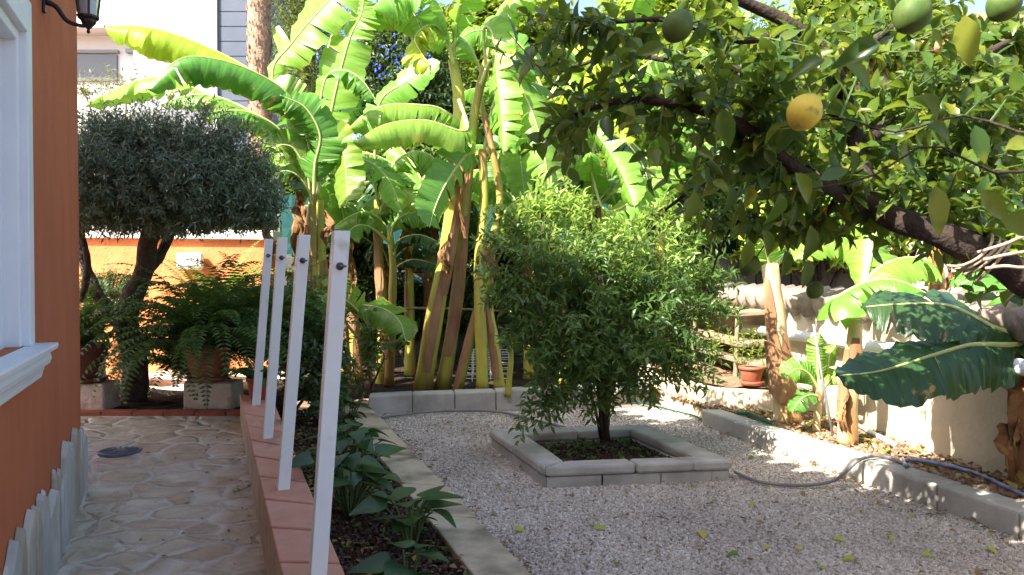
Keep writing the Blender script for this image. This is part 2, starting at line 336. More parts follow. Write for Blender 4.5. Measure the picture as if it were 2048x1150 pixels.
class Leaves:
    def __init__(s): s.P = []; s.D = []; s.N = []; s.L = []; s.W = []
    def add(s, p, d, n, L, W): s.P.append(tuple(p)); s.D.append(tuple(d)); s.N.append(tuple(n)); s.L.append(L); s.W.append(W)
    def extend(s, P, D, N, L, W): s.P += list(map(tuple, P)); s.D += list(map(tuple, D)); s.N += list(map(tuple, N)); s.L += list(L); s.W += list(W)
    def build(s, name, mat, parent=None, kind='lance', smooth=True, loc=None):
        V, Fc = tmpl_simple() if kind == 'simple' else tmpl(kind)
        P = np.array(s.P); D = np.array(s.D); N = np.array(s.N); L = np.array(s.L)[:, None]; W = np.array(s.W)[:, None]
        D /= np.linalg.norm(D, axis=1, keepdims=True) + 1e-9
        X = np.cross(D, N); X /= np.linalg.norm(X, axis=1, keepdims=True) + 1e-9
        Z = np.cross(X, D)
        cu = rng.uniform(.2, 2.2, (len(P), 1))
        out = np.empty((len(P), len(V), 3))
        for i, (x, y, z) in enumerate(V): out[:, i] = P + X * W * x + D * L * y + Z * (W * z if False else (L * z * cu))
        F_ = (Fc[None] + (np.arange(len(P)) * len(V))[:, None, None]).reshape(-1, 3)
        return mkobj(name, out.reshape(-1, 3), F_, mat, parent, smooth, loc=loc)

def rvec(): 
    a = rng.normal(size=3); return Vector(a / np.linalg.norm(a))
def shoot(lv, a, b, n, L, W, sag=0.0, spread=.9, start=.2, up=.5, tw=None, r=.003):
    a = Vector(a); b = Vector(b); mid = (a + b) / 2 + Vector((0, 0, sag)) + rvec() * (b - a).length * .12
    ph = random.uniform(0, 6.28); ln = (b - a).length
    pts = []
    for i in range(n):
        t = start + (1 - start) * (i + random.random() * .6) / n
        p = a * (1 - t) ** 2 + mid * 2 * t * (1 - t) + b * t * t
        tan = ((mid - a) * (1 - t) + (b - mid) * t).normalized()
        o = tan.orthogonal().normalized(); q = tan.cross(o); ang = ph + i * 2.4
        rad = o * math.cos(ang) + q * math.sin(ang)
        d = (tan * .6 + rad * spread + Vector((0, 0, random.uniform(-.35, .15)))).normalized()
        nn = (Vector((0, 0, up)) + rad * .0 + tan * .3 + rvec() * .45)
        s_ = random.uniform(.65, 1.15)
        lv.add(p, d, nn, L * s_, W * s_)
    if tw is not None: tw.tube([a, a.lerp(mid, .6).lerp(mid.lerp(b, .3), .5), b], [r * 1.5, r, r * .5], 4, False)

def inell(c, r, shell=.0):
    while True:
        q = rng.uniform(-1, 1, 3); k = np.linalg.norm(q)
        if shell < k < 1: return Vector((c[0] + q[0] * r[0], c[1] + q[1] * r[1], c[2] + q[2] * r[2]))
def blob_tree(name, base, blobs, nsh, L, W, mat, label, cat='tree', group=None, nl=10, kind='lance', trunk_r=.06, bark=None, shlen=.35, sag=.03, trunk=True, up=.5, part='crown'):
    base = Vector(base); t = thing(name, base, label, cat, group); lv = Leaves(); tw = MB()
    vol = [b[1][0] * b[1][1] * b[1][2] for b in blobs]; tot = sum(vol)
    cc = sum((Vector(b[0]) for b in blobs), Vector()) / len(blobs)
    tops = []
    if trunk:
        fork = base.lerp(Vector((cc.x, cc.y, cc.z)), .4); fork.x += random.uniform(-.1, .1)
        mb = MB(); mb.tube(spline([base, base.lerp(fork, .5) + rvec() * .05, fork], 7), [trunk_r * (1.15 - .05 * i) for i in range(7)], 10)
        for b in blobs:
            e = Vector(b[0]); mid = fork.lerp(e, .5) + rvec() * .1
            mb.tube(spline([fork, mid, e], 8), [trunk_r * (.75 - .07 * i) for i in range(8)], 7)
        mb.build('trunk', bark or m_bark, t, True)
    for (c, r), v in zip(blobs, vol):
        for i in range(int(nsh * v / tot)):
            p = inell(c, r, .35); dirv = (p - Vector(c)).normalized()
            a = p - (dirv * shlen + Vector((0, 0, shlen * .4))) * random.uniform(.6, 1.1)
            shoot(lv, a, p, nl, L, W, sag, tw=tw, up=up, r=.003)
    lv.build(part, mat, t, kind); 
    if trunk: tw.build('twigs', bark or m_bark, t)
    return t

def banana_leaf(parent, pts, width, mat, ref=(0, 0, 1), dl=50, dr=50, tears=6, seed=0, petiole=.12, rib=True, name='leaf'):
    """pts: spine control points base -> tip (world). Two half blades hang from the rib."""
    rg = random.Random(seed * 31 + 5); N = 56; S = spline(pts, N); V = []; Fq = []; UV = []
    ref = Vector(ref); K = 6
    frames = []
    for i in range(N):
        T = (S[min(i + 1, N - 1)] - S[max(i - 1, 0)]).normalized(); n_ = (ref - T * ref.dot(T))
        n_ = n_.normalized() if n_.length > .05 else T.orthogonal().normalized()
        frames.append((T, T.cross(n_).normalized(), n_))
    for side, dd in ((1, dr), (-1, dl)):
        i0 = int(petiole * N); cuts = sorted({rg.randint(i0 + 5, N - 6) for _ in range(rg.randint(tears // 2, int(tears * 1.5) + 2))})
        segs = []; a = i0
        for c in cuts + [N - 1]:
            if c - a >= 2: segs.append((a, c)); a = c
        for (a, b) in segs:
            ddj = dd + rg.uniform(-16, 14); gap = rg.uniform(.0, .045); base = len(V); cnt = b - a + 1; wob = rg.uniform(0, 6)
            shr = rg.uniform(.86, 1.0)
            for i in range(a, b + 1):
                t = (i - i0) / (N - 1 - i0)
                w_ = width / 2 * min(1, (t / .16 + .05)) ** .6 * min(1, max(0, (1 - t) / .28)) ** .55 * shr
                w_ *= 1 + .035 * math.sin(i * 1.3 + wob) + rg.uniform(-.02, .02)
                T, Sd, n_ = frames[i]; u = (i - a) / max(1, b - a)
                sh = (gap * (1 - 2 * u) * (1 if len(segs) > 1 else 0))
                for k in range(K):
                    v = k / (K - 1); ang = R(ddj * (.35 + .85 * v) + 5 * math.sin(i * .45 + wob) * v)
                    # integrate curved drop
                    off = Sd * side * math.cos(ang) * w_ * v - n_ * math.sin(ang) * w_ * v
                    p = S[i] + off + T * (v * w_ * .22 + v * sh) + n_ * (.012 * math.sin(i * 2.1 + side) * v)
                    V.append(p); UV.append(((i + (0.5 * v)) / N + side, v))
            for i in range(cnt - 1):
                for k in range(K - 1):
                    q = base + i * K + k; f = (q, q + K, q + K + 1, q + 1)
                    Fq.append(f if side == 1 else f[::-1])
    o = mkobj(name, V, Fq, mat, parent, True, uv=UV)
    if rib:
        mb = MB(); mb.tube(S, [max(.003, .016 * (1 - i / N) + .002) * (width / .45) ** .5 for i in range(N)], 6); mb.build('midrib', m_rib, o, True)
    return o
def auto_leaf(parent, base, az, elev, length, width, mat, bend=1.5, seed=0, tears=6, dl=40, dr=40, petiole=.16):
    """leaf leaving base at azimuth az, elevation elev (deg), curving over by bend radians"""
    pts = []; p = Vector(base); e = R(elev); n = 7; h = Vector((math.cos(az), math.sin(az), 0)); 
    for i in range(n + 1):
        pts.append(p.copy()); p = p + (h * math.cos(e) + Vector((0, 0, math.sin(e)))) * (length / n); e -= bend / n * (.4 + 1.2 * i / n)
    back = -h * .7 + Vector((0, 0, 1))
    return banana_leaf(parent, pts, width, mat, back if elev > 55 else (0, 0, 1), dl, dr, tears, seed, petiole)
def stem(parent, pts, r0, r1, mat=None, sheaths=3, seed=0, name='pseudostem'):
    rg = random.Random(seed); n = 22; S = spline(pts, n); mb = MB()
    mb.tube(S, [(r0 + (r1 - r0) * (i / (n - 1))) * (1 + .06 * math.sin(i * .9 + seed)) * (1.12 if i == 0 else 1) for i in range(n)], 14)
    o = mb.build(name, mat or m_stem, parent, True)
    for k in range(sheaths):
        a = rg.uniform(.02, .6); b = min(.98, a + rg.uniform(.2, .4)); i0 = int(a * (n - 1)); i1 = max(i0 + 3, int(b * (n - 1))); ph = rg.uniform(3.4, 5.6); hw = rg.uniform(.5, 1.0)
        V = []; Fq = []; m = 6; rows = i1 - i0 + 1
        for i in range(rows):
            q = S[min(i0 + i, n - 1)]; r = (r0 + (r1 - r0) * ((i0 + i) / (n - 1))) * 1.10 + .003 + .028 * max(0, i / rows - .75); f = (1 - .8 * (i / rows) ** 2) * (.55 + .45 * min(1, i / rows * 4)) * rg.uniform(.9, 1.05)
            for j in range(m):
                an = ph + hw * f * (j / (m - 1) * 2 - 1); V.append(q + Vector((math.cos(an), math.sin(an), 0)) * (r + (.006 if j in (0, m - 1) else 0)))
        for i in range(rows - 1):
            for j in range(m - 1): c = i * m + j; Fq.append((c, c + 1, c + m + 1, c + m))
        mkobj('sheath', V, Fq, m_sheath, parent, True)
    return o
def dead(parent, top, length, w_=.1, seed=0, lean=(0, 0)):
    rg = random.Random(seed); n = 14; V = []; Fq = []; p = Vector(top)
    for i in range(n):
        t = i / (n - 1); c = p + Vector((lean[0] * t + .03 * math.sin(t * 7 + seed), lean[1] * t + .03 * math.cos(t * 6), -length * t))
        ww = w_ * (.35 + .65 * math.sin(math.pi * min(1, t * .9 + .1))) * rg.uniform(.7, 1.1); a = t * 2.2 + seed
        for j in range(5): 
            s_ = j / 4 * 2 - 1; V.append(c + Vector((math.cos(a) * s_ * ww, math.sin(a) * s_ * ww * .6 + .03 * math.cos(s_ * 6 + i), 0)))
    for i in range(n - 1):
        for j in range(4): c = i * 5 + j; Fq.append((c, c + 1, c + 6, c + 5))
    return mkobj('dead_leaf', V, Fq, m_dead, parent, True)
# ================================================================ SETTING
def plane_slope(px, py, z0, k):                       # plane z = z0 + k*Y
    v = U(px, py, 1) - Vector((0, 0, EYE)); s = (z0 - EYE) / (v.z - k * v.y); return Vector((0, 0, EYE)) + v * s
def sheet(name, poly, zf, mat, nx=1, kind='structure', loc=None):
    vs = [(x, y, zf(x, y) if callable(zf) else zf) for x, y in poly]
    o = mkobj(name, vs, [tuple(range(len(vs)))], mat, loc=loc); return tag(o, kind=kind)
def rough_sheet(name, quad, nu, nv, z, amp, mat, sc=6, kind='structure'):
    a, b, c, d = [Vector((*q, 0)) for q in quad]; V = []; Fq = []
    for j in range(nv):
        for i in range(nu):
            u = i / (nu - 1); v = j / (nv - 1); p = (a.lerp(b, u)).lerp(d.lerp(c, u), v)
            V.append((p.x, p.y, z + amp * noise.fractal(Vector((p.x, p.y, 0)) * sc, 1, 2, 4)))
    for j in range(nv - 1):
        for i in range(nu - 1): q = j * nu + i; Fq.append((q, q + 1, q + nu + 1, q + nu))
    return tag(mkobj(name, V, Fq, mat, smooth=True), kind=kind)
sheet('ground', [(-150, -150), (150, -150), (150, 150), (-150, 150)], -.5, m_soil2)
pathz = lambda x, y: -.391 + .09 * y
A = Vector((.363, -.932, 0)); NRM = Vector((.932, .363, 0)); C0 = Vector((-2.36, 4.5, 0))
def H(t, s, z): return C0 + A * t + NRM * s + Vector((0, 0, z))

# low wall line and kerb lines
CZ = (.0856, .043)
capL0, capL1 = plane_slope(565, 1150, *CZ), plane_slope(480, 790, *CZ)
capR0, capR1 = plane_slope(691, 1150, *CZ), plane_slope(549, 806, *CZ)
dL = (capL1 - capL0); dR = (capR1 - capR0)
capL = lambda k: capL0 + dL * k
capR = lambda k: capR0 + dR * k
def path_sheet():
    V = []; Fq = []; n = 40
    for i in range(n + 1):
        y = -3 + (6.02 + 3) * i / n
        for x in np.linspace(-6 if y > 4 else -4, 1.6, 12):
            xr = min(x, (capL0.x + dL.x * (y - capL0.y) / dL.y) + .03); V.append((xr, y, pathz(0, y)))
    for i in range(n):
        for j in range(11): q = i * 12 + j; Fq.append((q, q + 1, q + 13, q + 12))
    return tag(mkobj('path', V, Fq, m_path), kind='structure')
path_sheet()
# gravel, beds
kR0, kR1 = G(1066, 1150, .06), G(733, 806, .06); kL0, kL1 = G(948, 1150, .06), G(668, 798, .06)
dk = kR1 - kR0; dkl = kL1 - kL0
sheet('gravel_bed', [(kR0 - dk * 1.0)[:2], (3.2, -1.5), (2.27 + .16, 3.66), (1.46, 6.45), (1.7, 8.2), (kR1.x + .0, 8.0), kR1[:2]], .0, m_gbase)
rough_sheet('bed_soil', [(.4, 0), (1.25, 0), (kL1.x + .06, 7.3), (-1.75, 7.3)], 60, 160, .02, .03, m_soil, 5)
rough_sheet('rear_bed_soil', [(-1.9, 6.95), (1.5, 7.5), (2.4, 10.5), (-2.6, 10.5)], 60, 60, .11, .04, m_soil, 4)
rough_sheet('side_bed_soil', [(2.75, 1.8), (3.4, 1.8), (2.5, 8), (1.35, 8)], 50, 110, .10, .05, m_soil2, 5)
rough_sheet('olive_bed_soil', [(-5, 6.14), (-1.75, 6.14), (-1.75, 7.2), (-5, 7.2)], 50, 30, .17, .04, m_soil, 5)
rough_sheet('rear_yard', [(-7, 7.2), (-1.9, 7.2), (-1.9, 8.7), (-7, 8.7)], 60, 30, .16, .05, m_stone_w, 3)

# ---------------- pebbles
def pebbles(name, n, region, s0, s1, mat, z=.0, label=None):
    P = region(n); n = len(P); c = np.array([(-1, -1, -1), (1, -1, -1), (1, 1, -1), (-1, 1, -1), (-1, -1, 1), (1, -1, 1), (1, 1, 1), (-1, 1, 1)], float)
    V = c[None] * rng.uniform(.45, 1, (n, 8, 3)); sz = rng.uniform(s0, s1, (n, 1, 1)) * rng.uniform(.6, 1.1, (n, 1, 3)); V = V * sz
    q = rng.normal(size=(n, 4)); q /= np.linalg.norm(q, axis=1, keepdims=True); w_, x, y, zz = q.T
    Rm = np.stack([1 - 2 * (y * y + zz * zz), 2 * (x * y - zz * w_), 2 * (x * zz + y * w_), 2 * (x * y + zz * w_), 1 - 2 * (x * x + zz * zz), 2 * (y * zz - x * w_), 2 * (x * zz - y * w_), 2 * (y * zz + x * w_), 1 - 2 * (x * x + y * y)], 1).reshape(n, 3, 3)
    V = np.einsum('nij,nkj->nki', Rm, V); V += np.concatenate([P, (rng.uniform(-.2, 1., n) * s1 * .6 + z)[:, None]], 1)[:, None]
    f = np.array([(3, 2, 1, 0), (4, 5, 6, 7), (0, 1, 5, 4), (1, 2, 6, 5), (2, 3, 7, 6), (3, 0, 4, 7)])
    Fq = (f[None] + (np.arange(n) * 8)[:, None, None]).reshape(-1, 4)
    return mkobj(name, V.reshape(-1, 3), Fq, mat)
plO = [G(*p, .0)[:2] for p in [(1100, 975), (1470, 958), (1295, 870), (985, 880)]]
def inpoly(P, poly):
    x, y = P[:, 0], P[:, 1]; r = np.zeros(len(P), bool); n = len(poly)
    for i in range(n):
        x1, y1 = poly[i][:2]; x2, y2 = poly[(i + 1) % n][:2]
        c = ((y1 > y) != (y2 > y)) & (x < (x2 - x1) * (y - y1) / (y2 - y1 + 1e-12) + x1); r ^= c
    return r
def gravel_region(n):
    Y = np.exp(rng.uniform(math.log(2.4), math.log(8.0), n * 2)); X = rng.uniform(-1.6, 2.7, n * 2); P = np.stack([X, Y], 1)
    xl = kR0.x + (Y - kR0.y) * dk.x / dk.y; xr = np.where(Y < 6.4, 2.27 - (Y - 3.66) * .288 + .01, 1.55)
    ok = (X > xl - .005) & (X < xr) & (Y < 6.87 + .13 * (X + 1.15) + .05) & ~inpoly(P, plO)
    P = P[ok]; return P[:n]
g_ = pebbles('gravel', 165000, gravel_region, .0045, .0105, m_gravel, .002); tag(g_, 'pale pinkish grey crushed gravel covering the yard', 'gravel', kind='stuff')
def bed_region(n):
    Y = rng.uniform(2.3, 7, n); u = rng.uniform(0, 1, n); xl = capR0.x + (Y - capR0.y) * dR.x / dR.y; xr = kL0.x + (Y - kL0.y) * dkl.x / dkl.y
    return np.stack([xl + (xr - xl) * u, Y], 1)
c_ = pebbles('soil_crumbs', 9000, bed_region, .004, .013, m_clod, .03); tag(c_, 'dark crumbs of soil and bark in the planting bed', 'soil', kind='stuff')
def side_region(n):
    Y = rng.uniform(3, 7.5, n); u = rng.uniform(0, 1, n); xl = 2.42 - (Y - 3.66) * .288; xr = 2.59 - .111 * (Y - 4.17)
    return np.stack([xl + (xr - xl) * u, Y], 1)
m_clod2 = island('dry_clods', [(.30, .20, .13), (.16, .10, .06), (.42, .32, .22), (.22, .14, .09)], .95, 0, noise_mix=.2)
c_ = pebbles('dry_soil_clods', 5000, side_region, .006, .024, m_clod2, .11); tag(c_, 'dry brown clods and chips under the garden wall', 'soil', kind='stuff')
def litter(name, n, region, L, z, mat, label):
    P = region(n); lv = Leaves()
    for x, y in P: 
        a = random.uniform(0, 6.28); l = random.uniform(.5, 1.2) * L; lv.add((x, y, z + random.uniform(0, .015)), (math.cos(a), math.sin(a), random.uniform(-.1, .4)), (random.uniform(-.4, .4), random.uniform(-.4, .4), 1), l, l * .5)
    o = lv.build(name, mat, kind='lance'); return tag(o, label, 'leaf litter', kind='stuff')
litter('leaf_litter', 420, gravel_region, .035, .02, l_litter, 'tiny brown leaf scraps strewn across the gravel')
def kerbfoot(n):
    Y = rng.uniform(3.0, 6.3, n); e = np.abs(rng.normal(0, .05, n)); left = rng.random(n) < .35
    xr = 2.27 - (Y - 3.66) * .288 - .01 - e; xl = kR0.x + (Y - kR0.y) * dk.x / dk.y + .01 + e
    return np.stack([np.where(left, xl, xr), Y], 1)
litter('kerb_litter', 260, kerbfoot, .035, .018, l_litter, 'drift of brown leaf scraps at the feet of the kerbs')
litter('bed_litter', 500, bed_region, .045, .045, l_litter, 'brown leaf litter lying on the dark bed soil')
litter('side_litter', 420, side_region, .07, .13, l_litter, 'dry leaf litter under the banana plants by the cream wall')

def path_region(n):
    P = np.stack([rng.uniform(-3.4, -.4, n * 3), rng.uniform(2.2, 5.95, n * 3)], 1)
    xl = -2.36 + (4.5 - P[:, 1]) * .39 + .06; xr = capL0.x + (P[:, 1] - capL0.y) * dL.x / dL.y - .02
    return P[(P[:, 0] > np.where(P[:, 1] < 4.5, xl, -9)) & (P[:, 0] < xr)][:n]
def path_litter():
    P = path_region(150); e = path_region(1500); xr = capL0.x + (e[:, 1] - capL0.y) * dL.x / dL.y; e = e[(xr - e[:, 0] < .05 + .05 * rng.random(len(e)))]
    lv = Leaves()
    for x, y in list(P) + list(e):
        a = random.uniform(0, 6.28); l = random.choice([.008, .012, .02, .03]); lv.add((x, y, pathz(0, y) + .004), (math.cos(a), math.sin(a), .1), (random.uniform(-.3, .3), random.uniform(-.3, .3), 1), l, l * .45)
    return tag(lv.build('path_litter', l_litter, kind='lance'), 'specks of dry leaf and dirt on the stone path', 'leaf litter', kind='stuff')
path_litter()
tg = plane_slope(478, 985, -.391, .09); lv = Leaves(); mb = MB(); mb.tube(spline([tg + Vector((-.02, -.02, .005)), tg + Vector((.03, .02, .02)), tg + Vector((.07, .05, .05))], 6), .002, 4)
sg = thing('fallen_sprig', tg, 'small green sprig leaning against the low wall on the stone path', 'sprig'); mb.build('stalk', m_twig, sg)
for k in range(4): lv.add(tg + Vector((-.02 + k * .01, -.02 + k * .01, .008)), (random.uniform(-1, 1), random.uniform(-1, 1), .3), (0, 0, 1), .03, .012)
lv.build('leaves', l_mid, sg)
# ================================================================ HOUSE
hs = thing('house', H(0, 0, 0), 'orange stucco house with white framed window and split stone skirting', 'house')
mb = MB(); b = [H(0, 0, -.6), H(9, 0, -.6), H(9, -4.5, -.6), H(0, -4.5, -.6)]; t1 = 1.60; t2 = 3.3; z1 = .93; z2 = 2.08
def wallseg(mb, ta, tb, za, zb, s0=-4.5, s1=0): mb.hexa([H(ta, s1, za), H(tb, s1, za), H(tb, s0, za), H(ta, s0, za), H(ta, s1, zb), H(tb, s1, zb), H(tb, s0, zb), H(ta, s0, zb)])
wallseg(mb, 0, t1, -.6, 3.66, -.25); wallseg(mb, t2, 9, -.6, 3.66, -.25); wallseg(mb, t1, t2, -.6, z1, -.25); wallseg(mb, t1, t2, z2, 3.66, -.25)
wallseg(mb, .0, .25, -.6, 3.66, -4.5, -.25); wallseg(mb, 8.75, 9, -.6, 3.66, -4.5, -.25); wallseg(mb, 0.25, 8.75, -.6, 3.66, -4.5, -4.25)
wallseg(mb, -1.05, -.003, -.6, 3.6, -4.5, -1.15)  # unseen set-back wing, added to carry the roof overrun that shades the yard
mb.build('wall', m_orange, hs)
wf = MB()
wallseg(wf, 1.525, 1.615, z1, 2.20, -.02, .022); wallseg(wf, 1.615, 3.3, 2.07, 2.20, -.02, .022)
wallseg(wf, 1.612, 1.655, z1, 2.072, -.08, -.005); wallseg(wf, 1.655, 3.3, 2.03, 2.072, -.08, -.005)
wf = wf.build('window', m_white, hs, bevel=.005)
p_ = MB(); wallseg(p_, 1.64, 3.3, z1, 2.05, -.075, -.055); p_.build('shutter_panel', m_white, wf)
prof = [(0, .93), (.085, .93), (.088, .922), (.085, .908), (.066, .900), (.060, .892), (.064, .872), (.058, .852), (.040, .838), (.034, .82), (.030, .80), (.012, .785), (0, .78)]
sl = MB(); n = len(prof); vs = [H(1.44, -.0 + s, z) for s, z in prof] + [H(3.4, s, z) for s, z in prof]
sl.add(vs, [tuple(range(n))[::-1], tuple(range(n, 2 * n))] + [(i, (i + 1) % n, n + (i + 1) % n, n + i) for i in range(n)]).build('window_sill', m_white, wf)
# stone skirting
st = MB(); rr = random.Random(4)
for layer in (0, 1):
    t = -.02 - .04 * layer
    while t < 3.4:
        w_ = rr.uniform(.11, .23); y = (C0 + A * t).y; zb = pathz(0, y) - .03; h = rr.uniform(.33, .47) * (1 - .10 * layer) + .03 * t
        pk = rr.uniform(.2, .8); th = rr.uniform(.026, .030) - .012 * layer; ln = rr.uniform(-.035, .03); e = w_ + .012
        pr = [(t - .006, zb), (t + e, zb), (t + e, zb + h * rr.uniform(.35, .6)), (t + e * .97 + ln, zb + h * rr.uniform(.70, .88)), (t + e * min(.93, pk + .2) + ln, zb + h * rr.uniform(.93, .98)), (t + e * pk + ln, zb + h), (t + e * max(.04, pk - .3) + ln, zb + h * rr.uniform(.86, .95)), (t - .004 + ln, zb + h * rr.uniform(.6, .75))]
        m = len(pr); vs = [H(a_, .002, z_) for a_, z_ in pr] + [H(a_ * .97 + (t + w_ / 2) * .03, th + rr.uniform(-.006, .006), z_ - (.012 if k > 1 else 0)) for k, (a_, z_) in enumerate(pr)]
        st.add(vs, [tuple(range(m))[::-1], tuple(range(m, 2 * m))] + [(i, (i + 1) % m, m + (i + 1) % m, m + i) for i in range(m)]); t += w_ * rr.uniform(.92, 1.0)
st.build('stone_skirting', m_cladding, hs, bevel=.006)
st = MB()
for k in range(9):
    t = -.10 - k * .1
    st.hexa([H(-.0, -.02 - k * .1, 0.02), H(-.0, -.11 - k * .1, 0.02), H(-.03, -.11 - k * .1, 0.02), H(-.03, -.02 - k * .1, 0.02), H(-.0, -.02 - k * .1, .36), H(-.0, -.11 - k * .1, .34), H(-.03, -.11 - k * .1, .34), H(-.03, -.02 - k * .1, .36)])
st.build('return_skirting', m_cladding, hs, bevel=.004)
rf = MB(); ze = 3.62
rf.hexa([H(-1.2, .40, ze), H(9.2, .40, ze), H(9.2, -4.9, ze + .6), H(-1.2, -4.9, ze + .6), H(-1.2, .40, ze + .07), H(9.2, .40, ze + .07), H(9.2, -4.9, ze + .67), H(-1.2, -4.9, ze + .67)])  # run past the house corner is added, out of view, to shade the rear gravel
roof = rf.build('roof', m_whitewall, hs)
tl = MB(); t = -1.2
while t < 9.1:
    tl.tube([H(t + .1, .47, ze + .055), H(t + .1, -4.9, ze + .69)], .085, 10); t += .235
tl.build('roof_tiles', m_tile, roof, True)
# lantern
ln = thing('wall_lantern', H(1.13, 0, 2.2), 'black iron lantern on a curved bracket on the orange house wall', 'lantern')
mb = MB(); c = H(1.13, .006, 2.335); mb.box(c - Vector((0, 0, .055)), A, NRM, .035, .012, .17); mb.build('backplate', m_black, ln, bevel=.004)
mb = MB(); mb.tube(spline([H(1.13, .01, 2.325), H(1.13, .05, 2.31), H(1.13, .09, 2.255), H(1.13, .15, 2.24), H(1.13, .17, 2.25)], 14), [.012 - .0004 * i for i in range(14)], 8); mb.build('bracket', m_black, ln, True)
lc = H(1.13, .17, 2.245)
mb = MB(); mb.lathe(lc, [(.003, -.035), (.008, -.028), (.005, -.018), (.014, -.008), (.03, .01), (.034, .022), (.045, .03), (.046, .038), (.03, .04)], 8); mb.build('finial', m_black, ln)
mb = MB(); mb.lathe(lc, [(.036, .038), (.056, .19), (.01, .191)], 6); mb.build('glass', m_glass, ln)
mb = MB()
for k in range(6):
    a = k * math.pi / 3; u = Vector((math.cos(a), math.sin(a), 0)); mb.tube([lc + u * .04 + Vector((0, 0, .035)), lc + u * .06 + Vector((0, 0, .19))], .005, 5)
mb.lathe(lc, [(.066, .19), (.07, .20), (.05, .23), (.02, .27), (.008, .30)], 6); mb.build('cage', m_black, ln)

# ================================================================ LOW WALL, POSTS, KERBS
lw = thing('low_wall', capL(.5), 'low rendered wall capped with terracotta tiles beside the path', 'wall')
kn = -.62; kf = 1.03
def ring(k, zoff, ins):
    a, b = capL(k), capR(k); u = (b - a).normalized(); a = a + u * ins; b = b - u * ins; return a + Vector((0, 0, zoff)), b + Vector((0, 0, zoff))
a, b = ring(kn, -.026, .008); c, d = ring(kf, -.026, .008); dn = Vector((0, 0, -.5))
MB().hexa([a + dn, b + dn, d + dn, c + dn, a, b, d, c]).build('wall_body', M('wall_side', (.56, .42, .30), (.38, .28, .20), .9, 8, .4, 40, .006), lw)
nt_ = 15
for i in range(nt_):
    k0 = kn + (kf - kn) * i / nt_; k1 = kn + (kf - kn) * (i + 1) / nt_ - .006
    a, b = ring(k0, -.024, 0); c, d = ring(k1, -.024, 0); a2, b2 = ring(k0, random.uniform(-.002, .002), 0); c2, d2 = ring(k1, random.uniform(-.002, .002), 0)
    MB().hexa([a, b, d, c, a2, b2, d2, c2]).build('cap_tile', m_captile if i else (m_captile := M('cap_terracotta', (.60, .31, .215), (.50, .24, .155), .8, 4, .3, 50, .003, c3=(.20, .14, .12), s3=3.3, w3=(.58, .72))), lw, bevel=.006)
posts = [((682, 462), (634, 1168), 2.66, 'nearest'), ((608, 470), (566, 982), 3.66, 'second nearest'), ((565, 475), (535, 882), 4.58, 'second farthest'), ((538, 478), (512, 812), 5.5, 'farthest')]
for (tp, bp, dd, nm) in posts:
    P1 = U(*tp, dd); P0 = U(*bp, dd); k = .0; P0.z = min(P0.z, CZ[0] + CZ[1] * P0.y + .002)
    t = thing('railing_post', P0, 'white square metal post with a bolt, %s of four on the low wall' % nm, 'post', 'white posts of the unfinished railing'); h = .026
    x = NRM * h; y = A * h
    MB().hexa([P0 - x - y, P0 + x - y, P0 + x + y, P0 - x + y, P1 - x - y, P1 + x - y, P1 + x + y, P1 - x + y]).build('shaft', m_post, t, bevel=.003)
    q = P1.lerp(P0, .1) + A * h
    bo = MB(); bo.lathe(q, [(.013, 0), (.013, .004), (.0105, .005), (.0105, .012), (.006, .014), (.006, .026)], 12, ax=A); bo = bo.build('bolt', m_steel, t, True)
    MB().tube([q + A * .020 - NRM * .002, q + A * .024 + NRM * .017], .0035, 6).build('pin', m_steel, bo)
def kerb(name, L0, L1, R0, R1, z0, z1, n, mat, label, cat='kerb', bevel=.012, gap=.004):
    L0, L1, R0, R1 = [Vector((p[0], p[1], 0)) for p in (L0, L1, R0, R1)]
    t = thing(name, (L0 + L1) / 2, label, cat)
    for i in range(n):
        a = i / n; b = (i + 1) / n - gap / max(.1, (L1 - L0).length); j = random.uniform(-.003, .003)
        q = [L0.lerp(L1, a), R0.lerp(R1, a), R0.lerp(R1, b), L0.lerp(L1, b)]
        MB().hexa([p + Vector((0, 0, z0)) for p in q] + [p + Vector((random.uniform(-.004, .004), random.uniform(-.003, .003), z1 + j + random.uniform(-.003, .003))) for p in q]).build('kerb_block', mat, t, bevel=bevel)
    return t
kerb('gravel_kerb', kL0 - dkl * .5, kL1, kR0 - dk * .5, kR1, -.1, .06, 11, m_curb_b, 'stained beige concrete kerb between the planting bed and the gravel', bevel=.006)
bA, bB = G(738, 833, 0), G(1300, 806, 0); off = Vector((-.13, 1, 0)).normalized() * .20
kerb('rear_kerb', bA, bB, bA + off, bB + off, -.1, .17, 7, m_curb, 'grey block kerb in front of the banana clump', bevel=.012)
sA = Vector((1.47, 6.40, 0)); sB = Vector((2.27 + .288 * .9, 3.66 - .9, 0)); off = Vector((.165, .03, 0))
kerb('side_kerb', sA, sB, sA + off, sB + off, -.1, .135, 8, m_curb, 'sunlit concrete kerb on the right with a hose draped over it', bevel=.015)
